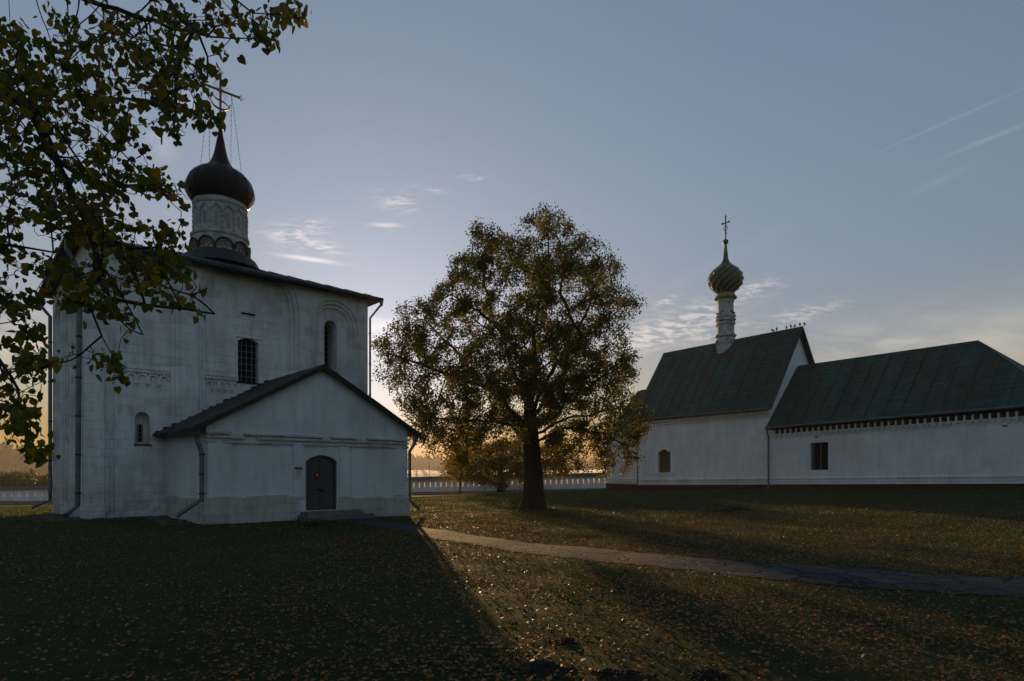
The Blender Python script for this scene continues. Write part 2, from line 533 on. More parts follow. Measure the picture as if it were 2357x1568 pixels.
# ------------------------------------------------------------------ ground
CH = Vector((-16.8, 24.3, 0))                   # near corner of the big church
CH_A = math.atan2(0.667, 0.745)
SB = Vector((17.4, 42.0, 0))                    # seam of the two parts of the small church
SB_A = math.atan2(-0.798, 0.602)
_ctrl = [(0, 4, 0), (6, 6, 0), (-6, 6, 0), (0, 12, 0), (10, 12, .02), (-10, 12, 0), (0, 20, 0), (-10, 20, 0), (-20, 18, 0), (8, 20, .02), (18, 16, .25),
         (1, 32.3, 0.0), (-6, 30, -.05), (8, 30, .12), (-16, 24, .02), (-22, 32, -.2), (-14, 28, .1), (-28, 26, -.2),
         (16.8, 41.5, .80), (25, 30.7, 1.15), (9.8, 51.2, .45), (5, 57, .25), (28, 34, 1.2), (22, 50, .9), (14, 34, .42), (19, 28, .6), (26, 20, .8),
         (-65, 84, -1.95), (-40, 84, -1.35), (-13.7, 84, -.76), (0, 84, -.47), (10.8, 84, -.22), (30, 84, .2), (-50, 60, -1.5), (-30, 50, -.85), (-8, 55, -.35),
         (-8, 68, -.55), (5, 68, -.2), (-1, 45, -.05), (-45, 30, -.6), (60, 60, .8), (70, 20, 1), (-70, 20, -1), (0, -30, 0), (40, -30, .5), (-40, -30, 0)]
_C = np.array(_ctrl, float)


def _k(r):
    return r


_D = np.hypot(_C[:, None, 0] - _C[None, :, 0], _C[:, None, 1] - _C[None, :, 1])
_A = np.block([[_D, np.ones((len(_C), 1))], [np.ones((1, len(_C))), np.zeros((1, 1))]])
_w = np.linalg.solve(_A + np.diag([-.6] * len(_C) + [0]), np.append(_C[:, 2], 0))


def hz(x, y):
    x = np.asarray(x, float)
    y = np.asarray(y, float)
    xs, ys = np.clip(x, -70, 70), np.clip(y, -30, 86)
    z = np.full(np.broadcast(xs, ys).shape, _w[-1])
    for (cx, cy, _), w in zip(_C, _w[:-1]):
        z = z + w * np.hypot(xs - cx, ys - cy)
    t = np.clip((y - 88) / 45, 0, 1)
    t = t * t * (3 - 2 * t)
    z = z * (1 - t) + (-3.1) * t
    und = 0.035 * np.sin(x * .61 + y * .23) * np.sin(y * .47 - x * .18) + 0.018 * np.sin(x * 1.7 + 1.3) * np.sin(y * 1.45 + .6)
    return z + und * np.clip((y - 3) / 8, 0.2, 1)


def H(x, y):
    return float(hz(x, y))


def axis_pts(segs):
    out = []
    for a, b, st in segs:
        out += list(np.arange(a, b, st))
    return np.array(out)


gx = axis_pts([(-1180, -200, 49), (-200, -80, 8), (-80, -36, 2), (-36, 36, 0.4), (36, 80, 2), (80, 200, 8), (200, 1181, 49)])
gy = axis_pts([(-150, -10, 10), (-10, 3, 1), (3, 40, 0.35), (40, 90, 1), (90, 160, 4), (160, 1221, 53)])
GX, GY = np.meshgrid(gx, gy)
GZ = hz(GX, GY)
nx, ny = len(gx), len(gy)
gv = np.stack([GX, GY, GZ], -1).reshape(-1, 3)
ii = np.arange(nx * ny).reshape(ny, nx)
q = np.stack([ii[:-1, :-1], ii[:-1, 1:], ii[1:, 1:], ii[1:, :-1]], -1).reshape(-1, 4)
gme = bpy.data.meshes.new('ground')
gme.from_pydata(gv.tolist(), [], q.tolist())
gme.polygons.foreach_set('use_smooth', [True] * len(gme.polygons))
n = NT('autumn_lawn')
c = n.coord()
f1 = n.noise(c, 0.35, 5, 0.6)
f2 = n.noise(c, 3.0, 6, 0.7)
f3 = n.noise(c, 28, 6, 0.75)
col = n.mix(n.mapr(f2, 0.3, 0.7), (0.026, 0.034, 0.011), (0.052, 0.060, 0.019))
col = n.mix(n.math('MULTIPLY', n.mapr(f1, 0.45, 0.65), 0.5), col, (0.042, 0.046, 0.016))
sx_, sy_, sz_ = n.sep(c)
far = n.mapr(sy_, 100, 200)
col = n.mix(n.math('MULTIPLY', n.mapr(f3, 0.55, 0.7), 0.5), col, (0.055, 0.040, 0.016))
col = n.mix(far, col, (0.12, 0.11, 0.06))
n.set(n.b.inputs['Base Color'], col)
n.b.inputs['Roughness'].default_value = 0.95
n.b.inputs['Specular IOR Level'].default_value = 0.1
n.bump(n.math('ADD', n.math('MULTIPLY', f3, 0.7), f2), 1.0, 0.06)
gme.materials.append(n.m)
go = bpy.data.objects.new('ground', gme)
COL.objects.link(go)
go['kind'] = 'structure'

# river behind the wall
rv = MB()
rv.add([(-140, 380, -2.98), (500, 380, -2.98), (640, 1080, -2.98), (-330, 1080, -2.98)], [(0, 1, 2, 3)])
n = NT('river_water')
n.b.inputs['Base Color'].default_value = (0.03, 0.04, 0.045, 1)
n.b.inputs['Roughness'].default_value = 0.08
n.bump(n.noise(n.coord(), 0.4, 4), 0.15, 0.1)
rv.build('river_water', n.m, kind='structure')

# ---- path
up = [(760, 1190), (860, 1194), (1006, 1219), (1186, 1246), (1386, 1263), (1600, 1284), (1786, 1299), (2060, 1316), (2357, 1332), (2700, 1352)]
lo = [(740, 1200), (855, 1210), (1006, 1243), (1252, 1279), (1519, 1306), (1720, 1328), (1919, 1349), (2140, 1363), (2357, 1378), (2750, 1412)]


def gpt(x, y):
    d = EYE * FPX / (y - HY)
    for _ in range(8):
        d = (EYE - H(ray(x, d), d)) * FPX / (y - HY)
    return Vector((ray(x, d), d, 0))


def resample(pts, n_):
    L = [0]
    for a, b in zip(pts, pts[1:]):
        L.append(L[-1] + (b - a).length)
    out = []
    for k in range(n_):
        t = L[-1] * k / (n_ - 1)
        i = max(j for j in range(len(L)) if L[j] <= t + 1e-9)
        i = min(i, len(pts) - 2)
        u = (t - L[i]) / max(1e-6, L[i + 1] - L[i])
        out.append(pts[i].lerp(pts[i + 1], u))
    return out


U = resample([gpt(*p) for p in up], 160)
Lw = resample([gpt(*p) for p in lo], 160)
pm = MB()
vs, fs = [], []
NC = 9
for i in range(160):
    for k in range(NC):
        t = k / (NC - 1)
        p = U[i].lerp(Lw[i], t)
        if k in (0, NC - 1):
            p += (Lw[i] - U[i]).normalized() * random.uniform(-.13, .13)
        vs.append((p.x, p.y, H(p.x, p.y) + 0.012 + 0.022 * math.sin(PI * t)))
for i in range(159):
    for k in range(NC - 1):
        a = i * NC + k
        fs.append((a, a + 1, a + 1 + NC, a + NC))
pm.add(vs, fs)
n = NT('flagstone')
c = n.coord()
cw = n.n('ShaderNodeVectorMath', {0: c, 1: n.n('ShaderNodeVectorMath', {0: n.noise(c, 1.4, 3, out='Color'), 3: 0.5}, operation='SCALE').outputs[0]}, operation='ADD').outputs[0]
vo = n.n('ShaderNodeTexVoronoi', {'Vector': cw, 'Scale': 1.75}, feature='DISTANCE_TO_EDGE')
vc = n.n('ShaderNodeTexVoronoi', {'Vector': cw, 'Scale': 1.75}, feature='F1')
crack = n.mapr(vo.outputs['Distance'], 0.015, 0.06)
tone = n.sep(vc.outputs['Color'])[0]
col = n.mix(tone, (0.028, 0.032, 0.038), (0.055, 0.061, 0.070))
col = n.mix(n.math('MULTIPLY', n.mapr(n.noise(c, 7, 6, 0.7), 0.4, 0.7), 0.5), col, (0.045, 0.042, 0.036))
col = n.mix(crack, (0.010, 0.012, 0.007), col)
n.set(n.b.inputs['Base Color'], col)
n.b.inputs['Roughness'].default_value = 0.9
n.b.inputs['Specular IOR Level'].default_value = 0.15
n.bump(n.math('ADD', n.math('MULTIPLY', crack, 1.0), n.math('ADD', n.math('MULTIPLY', n.noise(c, 12, 6, .7), .35), n.math('MULTIPLY', tone, .5))), 0.9, 0.035)
pm.build('stone_path', n.m, smooth=True, kind='structure')


# ------------------------------------------------------------------ wall tools
def wall_grid(mb, s0, s1, zb, ztop, holes, d0, d1, mp, brk=()):
    """wall face at depth d0 between s0..s1, zb..ztop(s), with holes (sa, sb, bottom, topfn); reveals run to d1"""
    S = {s0, s1, *[b for b in brk if s0 < b < s1]}
    for sa, sb, hb, ht in holes:
        m = max(2, int((sb - sa) / 0.06)) if callable(ht) else 1
        m = min(m, 40)
        for k in range(m + 1):
            s = sa + (sb - sa) * k / m
            if s0 <= s <= s1:
                S.add(s)
    S = sorted(S)
    S = [s for i, s in enumerate(S) if i == 0 or s - S[i - 1] > 1e-5]
    zt = ztop if callable(ztop) else (lambda s: ztop)
    for a, b in zip(S, S[1:]):
        m = (a + b) / 2
        hs = sorted([h for h in holes if h[0] < m < h[1]], key=lambda h: h[2])
        lo_a = lo_b = zb
        ta, tb = zt(a + 1e-6), zt(b - 1e-6)
        for h in hs:
            htf = h[3] if callable(h[3]) else (lambda s, v=h[3]: v)
            ha, hb_ = min(htf(a + 1e-6), ta), min(htf(b - 1e-6), tb)
            if h[2] > lo_a + 1e-6:
                mb.quad(mp(a, lo_a, d0), mp(b, lo_b, d0), mp(b, h[2], d0), mp(a, h[2], d0))
                mb.quad(mp(a, h[2], d0), mp(b, h[2], d0), mp(b, h[2], d1), mp(a, h[2], d1))
            if ha < ta or hb_ < tb:
                mb.quad(mp(a, ha, d0), mp(a, ha, d1), mp(b, hb_, d1), mp(b, hb_, d0))
            lo_a, lo_b = ha, hb_
        if lo_a < ta - 1e-6 or lo_b < tb - 1e-6:
            mb.quad(mp(a, lo_a, d0), mp(b, lo_b, d0), mp(b, tb, d0), mp(a, ta, d0))
    for sa, sb, hb, ht in holes:
        htf = ht if callable(ht) else (lambda s, v=ht: v)
        for s in (sa, sb):
            if s0 <= s <= s1:
                top = min(htf(s + (1e-6 if s == sa else -1e-6)), zt(s))
                b_ = max(hb, zb)
                if top > b_:
                    mb.quad(mp(s, b_, d0), mp(s, top, d0), mp(s, top, d1), mp(s, b_, d1))


def arch_top(sc, r, zs, k=1.0):
    return lambda s: zs + k * math.sqrt(max(0, r * r - (s - sc) ** 2))


def seg_top(sc, hw, zs, rise):
    rad = (hw * hw + rise * rise) / (2 * rise)
    return lambda s: zs + rise - rad + math.sqrt(max(0, rad * rad - (s - sc) ** 2))


def ring(mb, mp, sc, zc, ri, ro, d0, d1, a0=0.0, a1=PI, n_=14):
    for k in range(n_):
        t0, t1 = a0 + (a1 - a0) * k / n_, a0 + (a1 - a0) * (k + 1) / n_
        q = []
        for d in (d0, d1):
            for (r_, t_) in ((ri, t0), (ro, t0), (ro, t1), (ri, t1)):
                q.append(mp(sc + r_ * math.cos(t_), zc + r_ * math.sin(t_), d))
        mb.add(q, ((0, 1, 2, 3), (7, 6, 5, 4), (0, 4, 5, 1), (1, 5, 6, 2), (2, 6, 7, 3), (3, 7, 4, 0)))


def mbox(mb, mp, s0, s1, z0, z1, d0, d1):
    vs = [mp(s, z, d) for d in (d0, d1) for z in (z0, z1) for s in (s0, s1)]
    mb.add(vs, ((0, 2, 3, 1), (4, 5, 7, 6), (0, 1, 5, 4), (2, 6, 7, 3), (0, 4, 6, 2), (1, 3, 7, 5)))


def shape_panel(mb, mp, sa, sb, zb, topf, d, n_=16):
    """flat panel under an arch"""
    for k in range(n_):
        a, b = sa + (sb - sa) * k / n_, sa + (sb - sa) * (k + 1) / n_
        mb.quad(mp(a, zb, d), mp(b, zb, d), mp(b, topf(b - 1e-6), d), mp(a, topf(a + 1e-6), d))


def window(parent, mp, sa, sb, zb, topf, d, rows, cols, label=None, glass=None, bar=0.02, name='window', grille=False):
    """pane + frame + bars at depth d"""
    g = MB()
    shape_panel(g, mp, sa, sb, zb, topf, d)
    w = g.build(name, glass or M_glass, parent)
    f = MB()
    for k in range(cols + 1):
        s = sa + (sb - sa) * k / cols
        bw = bar * (1.7 if k in (0, cols) else 1)
        s_ = min(max(s, sa + bw), sb - bw)
        mbox(f, mp, s_ - bw, s_ + bw, zb, topf(s_), d - 0.05, d - 0.008)
    zmax = max(topf(sa + (sb - sa) * t / 20) for t in range(21))
    for k in range(rows + 1):
        z = zb + (zmax - zb) * k / rows
        xs_ = [sa + (sb - sa) * t / 40 for t in range(41) if topf(sa + (sb - sa) * t / 40) >= z - 1e-6]
        if len(xs_) > 1:
            mbox(f, mp, xs_[0], xs_[-1], z - bar * .8, z + bar * .8, d - 0.044, d - 0.010)
    f.build('window_frame', M_frame, w)
    if grille:
        gr = MB()
        m = 6
        for k in range(m):
            s = sa + (sb - sa) * (k + .5) / m
            mbox(gr, mp, s - .009, s + .009, zb + .02, topf(s) - .02, d - 0.16, d - 0.142)
        for k in range(1, 5):
            z = zb + (zmax - zb) * k / 5
            mbox(gr, mp, sa + .01, sb - .01, z - .009, z + .009, d - 0.142, d - 0.125)
        gr.build('window_grille', M_iron, w)
    return w


def downpipe(parent, pts, r, brk_z=(), bdir=(0, 1, 0), funnel=None, mat=None):
    m = MB()
    m.tube(pts, r, 12)
    p = m.build('downpipe', mat or M_pipe, parent, smooth=False)
    for (x, y, z) in brk_z:
        b = MB()
        b.lathe([(r * 1.18, z - .025), (r * 1.18, z + .025)], (x, y), 12)
        b.tube([(x, y, z), (x + bdir[0], y + bdir[1], z)], 0.012, 6)
        b.build('pipe_bracket', M_iron, p)
    if funnel:
        f = MB()
        x, y, z = funnel
        f.lathe([(r * 1.05, z - .34), (r * 1.7, z - .18), (r * 1.75, z), (r * 1.5, z + .001)], (x, y), 12)
        f.build('pipe_funnel', M_pipe, p)
    return p


# ------------------------------------------------------------------ the big church
church = empty('stone_church', CH, CH_A, label='large whitewashed stone church with one dark onion dome and a gabled porch',
               category='church')
u2 = Vector((math.cos(CH_A), math.sin(CH_A)))
v2 = Vector((-math.sin(CH_A), math.cos(CH_A)))


def fac(xs, ys, yp, O=CH, ux=u2, uy=v2):
    """direction (px of the 3000 wide frame) onto the plane local y = yp: returns local x and z"""
    r = (xs / 1.27280 - CX) / FPX
    ox, oy = O.x + yp * uy.x, O.y + yp * uy.y
    s = (r * oy - ox) / (ux.x - r * ux.y)
    d = oy + s * ux.y
    return s, EYE + (HY - ys / 1.27280) / FPX * d


WCH, DCH, ZE = 12.4, 10.0, 11.0
mpF = lambda s, z, d: (s, d, z)
mpL = lambda s, z, d: (d, s, z)
D1, D2, D3 = 0.0, 0.11, 0.22
DW = 0.33
wall = MB()


def px2(x, y=1000, yp=DW):
    return fac(x, y, yp)[0]


def pz(x, y, yp=DW):
    return fac(x, y, yp)[1]


# bays of the facade: (centre, inner radius, spring z)
bayL = ((px2(338) + px2(520)) / 2, (px2(520) - px2(338)) / 2, None)
sL0, sL1 = px2(330), px2(498)
sC0, sC1 = px2(598), px2(848)
sR0, sR1 = px2(922), px2(1022)
zL = pz(425, 775)
zR = pz(966, 903)
bays = []
for s0, s1, ztop in ((sL0, sL1, 9.95), (sC0, sC1, 11.6), (sR0, sR1, zR)):
    c_, r_ = (s0 + s1) / 2, (s1 - s0) / 2
    bays.append((c_, r_, ztop - r_))
NEG = -0.6
STEP = 0.17
low_w = fac(394, 1302, DW), fac(440, 1208, DW)
win_low = (low_w[0][0], low_w[1][0], low_w[0][1], low_w[1][1])
cw_a, cw_b = fac(697, 1119, DW), fac(758, 996, DW)
sw_a, sw_b = fac(950, 1088, DW), fac(987, 942, DW)


def tops(a, b, ztop, rise=None):
    c_, hw = (a + b) / 2, (b - a) / 2
    if rise:
        return seg_top(c_, hw, ztop - rise, rise)
    return arch_top(c_, hw, ztop - hw)


t_low = tops(win_low[0], win_low[1], win_low[3])
t_cen = tops(cw_a[0], cw_b[0], cw_b[1], 0.16)
t_sl = tops(sw_a[0], sw_b[0], sw_b[1])
holes = [(win_low[0], win_low[1], win_low[2], t_low), (cw_a[0], cw_b[0], cw_a[1], t_cen), (sw_a[0], sw_b[0], sw_a[1], t_sl)]
wall_grid(wall, 0.3, WCH - .3, NEG, ZE, holes, DW, DW + 1.10, mpF)
for kk, (off, d0, d1) in enumerate(((0.0, D3, DW - .0), (STEP, D2, D3), (2 * STEP, D1, D2))):
    hs = []
    for c_, r_, zs in bays:
        rr = r_ + off
        hs.append((c_ - rr, c_ + rr, NEG, arch_top(c_, rr, zs)))
    wall_grid(wall, 0.0, WCH, NEG, ZE, hs, d0, d1, mpF)
# side (left) wall, three bays along y
sb_ = [(1.0, 3.05), (4.0, 6.2), (7.1, 9.2)]
baysS = [((a + b) / 2, (b - a) / 2, 10.0 - (b - a) / 2 + (0.5 if i == 1 else 0)) for i, (a, b) in enumerate(sb_)]
ls_hole = [(1.75, 2.45, 6.0, arch_top(2.1, .35, 8.2)), (4.75, 5.45, 1.0, arch_top(5.1, .35, 3.7)), (4.8, 5.4, 6.3, arch_top(5.1, .3, 8.4)), (7.9, 8.5, 6.3, arch_top(8.2, .3, 8.4))]
wall_grid(wall, 0.3, DCH - .3, NEG, ZE, ls_hole, DW, DW + .5, mpL)
for kk, (off, d0, d1) in enumerate(((0.0, D3, DW), (STEP, D2, D3), (2 * STEP, D1, D2))):
    hs = [(c_ - r_ - off, c_ + r_ + off, NEG, arch_top(c_, r_ + off, zs)) for c_, r_, zs in baysS]
    wall_grid(wall, 0.0, DCH, NEG, ZE, hs, d0, d1, mpL)
# plain far sides
wall.quad((WCH, 0, NEG), (WCH, DCH, NEG), (WCH, DCH, ZE), (WCH, 0, ZE))
wall.quad((0, DCH, NEG), (WCH, DCH, NEG), (WCH, DCH, ZE), (0, DCH, ZE))
# low foot course at the pilasters
for a, b in ((-.03, bays[0][0] - bays[0][1] - 2 * STEP + .03), (bays[0][0] + bays[0][1] + 2 * STEP - .03, bays[1][0] - bays[1][1] - 2 * STEP + .03)):
    mbox(wall, mpF, a, b, NEG, 0.42, -.05, .02)
wall.build('church_wall', M_stone, church)


# blind arcade friezes
def arcade(mb, mp, sa, sb, z, d, n_, h=0.42):
    w = (sb - sa) / n_
    for k in range(n_):
        c_ = sa + w * (k + .5)
        ring(mb, mp, c_, z - h * .55, w * .33, w * .50, d - .085, d, n_=10)
    for k in range(1, n_):
        s = sa + w * k
        mbox(mb, mp, s - w * .15, s + w * .15, z - h * .95, z - h * .55, d - .09, d)
        mbox(mb, mp, s - w * .21, s + w * .21, z - h * 1.12, z - h * .95, d - .13, d)
        mbox(mb, mp, s - w * .13, s + w * .13, z - h * 1.3, z - h * 1.12, d - .08, d)
    mbox(mb, mp, sa - .02, sb + .02, z, z + .075, d - .11, d)
    m = int((sb - sa) / .13)
    for k in range(m):
        s = sa + (sb - sa) * (k + .5) / m
        mbox(mb, mp, s - .035, s + .035, z - .055, z, d - .09, d)
    mbox(mb, mp, sa - .02, sb + .02, z + .14, z + .2, d - .06, d)


fr = MB()
zA = pz(495, 1099)
arcade(fr, mpF, sL0 + .04, sL1 - .04, zA, DW, 5, .42)
fr.build('arcade_frieze', M_stone, church)
fr = MB()
arcade(fr, mpF, sC0 + .04, cw_a[0] - .02, pz(650, 1112), DW, 5, .42)
for i, (c_, r_, zs) in enumerate(baysS):
    fr.build('arcade_frieze', M_stone, church)
    fr = MB()
    arcade(fr, mpL, c_ - r_ + .03, c_ + r_ - .03, 5.2, DW, 5, .5)
fr.build('arcade_frieze', M_stone, church)
# window hood and sills
hd = MB()
h0, h1 = fac(690, 986, DW), fac(766, 994, DW)
mbox(hd, mpF, h0[0], h1[0], h0[1] - .0, h0[1] + .05, DW - .05, DW)
hd.build('window_hood', M_stone, church)
for (a, b, z) in ((cw_a[0] - .08, cw_b[0] + .12, cw_a[1]), (win_low[0] - .03, win_low[1] + .03, win_low[2]), (sw_a[0] - .03, sw_b[0] + .03, sw_a[1])):
    m = MB()
    mbox(m, mpF, a, b, z - .04, z + .012, DW - .07, DW + .5)
    m.build('window_sill', M_iron, church)
window(church, mpF, cw_a[0], cw_b[0], cw_a[1] + .02, t_cen, DW + .32, 7, 4, bar=.018)
mid = (win_low[0] + win_low[1]) / 2
window(church, mpF, mid - .1, mid + .1, win_low[2] + .15, lambda s: win_low[3] - .5, DW + .5, 4, 1, bar=.016)
spm = MB()
shape_panel(spm, mpF, win_low[0], mid - .1, win_low[2], t_low, DW + .51, 6)
shape_panel(spm, mpF, mid + .1, win_low[1], win_low[2], t_low, DW + .51, 6)
shape_panel(spm, mpF, mid - .1, mid + .1, win_low[3] - .5, lambda s: t_low(s), DW + .51, 4)
shape_panel(spm, mpF, mid - .1, mid + .1, win_low[2], lambda s: win_low[2] + .15, DW + .505, 2)
spm.build('window_splay', M_stone, church)
window(church, mpF, sw_a[0], sw_b[0], sw_a[1] + .02, t_sl, DW + 1.0, 9, 2, bar=.016)
for (a, b, zb_, tf) in ls_hole:
    window(church, mpL, a, b, zb_, tf, DW + .4, 6, 2, bar=.018)
# iron tie anchor
an = MB()
a0_, a1_ = fac(706, 917, DW), fac(746, 920, DW)
an.tube([(a0_[0], DW - .06, a0_[1]), (a1_[0], DW - .06, a0_[1])], .03, 8)
for t in (.1, .35, .65, .9):
    s = a0_[0] + (a1_[0] - a0_[0]) * t
    an.lathe([(.055, a0_[1] - .03), (.055, a0_[1] + .03)], (s, DW - .05), 8)
an.build('tie_anchor', M_iron, church)

# roof with wide eaves
rf = MB()
ov = 0.6
cxr, cyr, za = 6.5, 5.0, 12.95
e = [(-ov, -ov), (WCH + ov, -ov), (WCH + ov, DCH + ov), (-ov, DCH + ov)]
sg = .5
rd = [(cxr - 1.2, cyr), (cxr + 1.2, cyr)]


def roof_face(mb, pts, th=0.09, nseg=1):
    mb.add(pts, (tuple(range(len(pts))),))


top = [(x, y, ZE + 0.02) for x, y in e]
bot = [(x, y, ZE - 0.10) for x, y in e]
r0, r1 = (rd[0][0], rd[0][1], za), (rd[1][0], rd[1][1], za)
rf.add([*top, r0, r1], ((0, 1, 5, 4), (1, 2, 5), (2, 3, 4, 5), (3, 0, 4)))
for k in range(4):
    rf.quad(top[k], top[(k + 1) % 4], bot[(k + 1) % 4], bot[k])
# standing seams
for k in range(1, 19):
    s = -ov + (WCH + 2 * ov) * k / 19
    t = min(1, (s + ov) / (rd[0][0] + ov), (WCH + ov - s) / (WCH + ov - rd[1][0]))
    p0 = Vector((s, -ov, ZE + .03))
    p1 = Vector((s, -ov + (cyr + ov) * t, ZE + .03 + (za - ZE) * t))
    rf.tube([p0, p1], .02, 4)
rf.build('church_roof', M_blackroof, church)
sf = MB()
sf.add([(x, y, ZE - .104) for x, y in e] + [(.15, .15, ZE - .02), (WCH - .15, .15, ZE - .02), (WCH - .15, DCH - .15, ZE - .02), (.15, DCH - .15, ZE - .02)],
       ((0, 1, 5, 4), (1, 2, 6, 5), (2, 3, 7, 6), (3, 0, 4, 7)))
sf.build('roof_soffit', M_soffit, church)
# gutter outlet at the right corner and pipes
downpipe(church, [(WCH + .52, -.5, ZE - .06), (WCH + .5, -.48, ZE - .32), (WCH + .10, -.06, ZE - 1.0), (WCH + .10, -.06, 0.5), (WCH + .35, -.35, .2)], .055,
         [(WCH + .10, -.06, z) for z in (9.2, 7.6, 6)], (-.05, .1, 0), (WCH + .52, -.5, ZE - .04))
zc_ = ZE - 2.3
downpipe(church, [(-.5, .0, ZE - .1), (-.48, .02, ZE - .5), (-.10, -.02, ZE - 1.3), (-.16, -.02, 0.62), (-.62, -.62, .28)], .095,
         [(-.12 - .006 * k, -.02, z) for k, z in enumerate((8.7, 7.2, 5.6, 4.1, 2.6, 1.1))], (.2, .05, 0))
downpipe(church, [(-.55, DCH + .3, ZE - .1), (-.5, DCH + .2, ZE - .6), (-.13, DCH - .25, ZE - 1.2), (-.13, DCH - .25, 0.5), (-.85, DCH - .1, .15)], .085,
         [(-.13, DCH - .25, z) for z in (8.5, 6.5, 4.5, 2.5)], (.15, 0, 0))
# apse peeking out at the back
ap = MB()
ap.lathe([(2.9, NEG), (2.85, 5.9)], (3.4, DCH), 24)
ap.build('apse_wall', M_stone, church)
ap = MB()
ap.lathe([(3.15, 5.8), (3.2, 5.95), (1.6, 7.4), (.1, 8.4)], (3.4, DCH), 24)
ap.build('apse_roof', M_blackroof, church)

# ---- drum, onion dome, cross
DC = (6.6, 5.0)
sk = MB()
sk.lathe([(2.05, 12.45), (1.75, 12.95), (1.5, 13.15)], DC, 20)
sk.build('drum_skirt', M_blackroof, church)
dr = MB()
dr.lathe([(1.36, 12.6), (1.36, 13.95), (1.42, 14.0), (1.42, 14.1), (1.28, 14.16), (1.25, 15.55), (1.32, 15.62), (1.34, 15.72), (1.26, 15.78), (1.30, 15.92)], DC, 40, wob=.015)
NA = 14


def cyl_map(r0_, a0_):
    def f(s, z, d):
        a = a0_ + s / r0_
        return (DC[0] + (r0_ - d) * math.cos(a), DC[1] + (r0_ - d) * math.sin(a), z)
    return f


for k in range(NA):
    a = 2 * PI * (k + .5) / NA
    mp = cyl_map(1.265, a)
    w = 2 * PI * 1.265 / NA
    mbox(dr, mp, -w / 2 - .035, -w / 2 + .035, 14.2, 15.1, -.06, .02)
    for zz in (14.25, 14.55, 14.85, 15.08):
        mbox(dr, mp, -w / 2 - .06, -w / 2 + .06, zz, zz + .06, -.085, .02)
    for sg_ in (-1, 1):   # keeled arch
        pts = [(sg_ * w / 2, 15.1), (sg_ * w * .36, 15.27), (sg_ * w * .16, 15.36), (0, 15.5)]
        for (s0, z0), (s1, z1) in zip(pts, pts[1:]):
            dr.hexa([mp(s0, z0 - .03, -.06), mp(s1, z1 - .03, -.06), mp(s1, z1 - .03, .02), mp(s0, z0 - .03, .02)],
                    [mp(s0, z0 + .03, -.06), mp(s1, z1 + .03, -.06), mp(s1, z1 + .03, .02), mp(s0, z0 + .03, .02)])
dr.build('drum', M_drum, church)
M_niche = simple('grey_niche', (0.30, 0.30, 0.29), .9)
for k in range(0, NA):
    mp = cyl_map(1.262, 2 * PI * (k + .5) / NA)
    tf = arch_top(0, .08, 15.0)
    sl = MB()
    shape_panel(sl, mp, -.08, .08, 14.32, tf, -.012, 6)
    sl.build('drum_niche', M_niche, church)
NK = 10
for k in range(NK):
    kk_ = MB()
    ko = MB()
    a = 2 * PI * (k + .25) / NK
    mp = cyl_map(1.40, a)
    w = 2 * PI * 1.40 / NK
    ring(kk_, mp, 0, 13.32, w * .43, w * .50, -.07, .04, n_=14)
    mbox(kk_, mp, -w * .5, -w * .43, 13.1, 13.32, -.07, .04)
    mbox(kk_, mp, w * .43, w * .5, 13.1, 13.32, -.07, .04)
    ring(ko, mp, 0, 13.32, w * .31, w * .36, -.03, .04, n_=12)
    ring(ko, mp, 0, 13.32, w * .12, w * .18, -.03, .04, a0=0, a1=2 * PI, n_=12)
    for t in range(5):
        th = PI * (t + .5) / 5
        ko.ball(mp(w * .245 * math.cos(th), 13.32 + w * .245 * math.sin(th), -.01), .03, 6, 4)
    kb_ = kk_.build('kokoshnik', M_kok, church)
    ko.build('ornament', M_ornament, kb_)
dm = MB()
prof = [(1.30, 15.86), (1.42, 15.95), (1.60, 16.2), (1.685, 16.5), (1.66, 16.72), (1.52, 17.08), (1.30, 17.36), (1.03, 17.56), (.74, 17.73), (.55, 17.93), (.42, 18.2),
        (.325, 18.5), (.25, 18.85), (.19, 19.2), (.13, 19.5), (.09, 19.82)]
dm.lathe(prof, DC, 18, a0=.1)
dm.build('onion_dome', M_dome, church, smooth=False)
gb_ = MB()
gb_.ball((DC[0], DC[1], 20.05), .25, 20, 14)
gb_.build('golden_ball', M_gold, church, smooth=True)


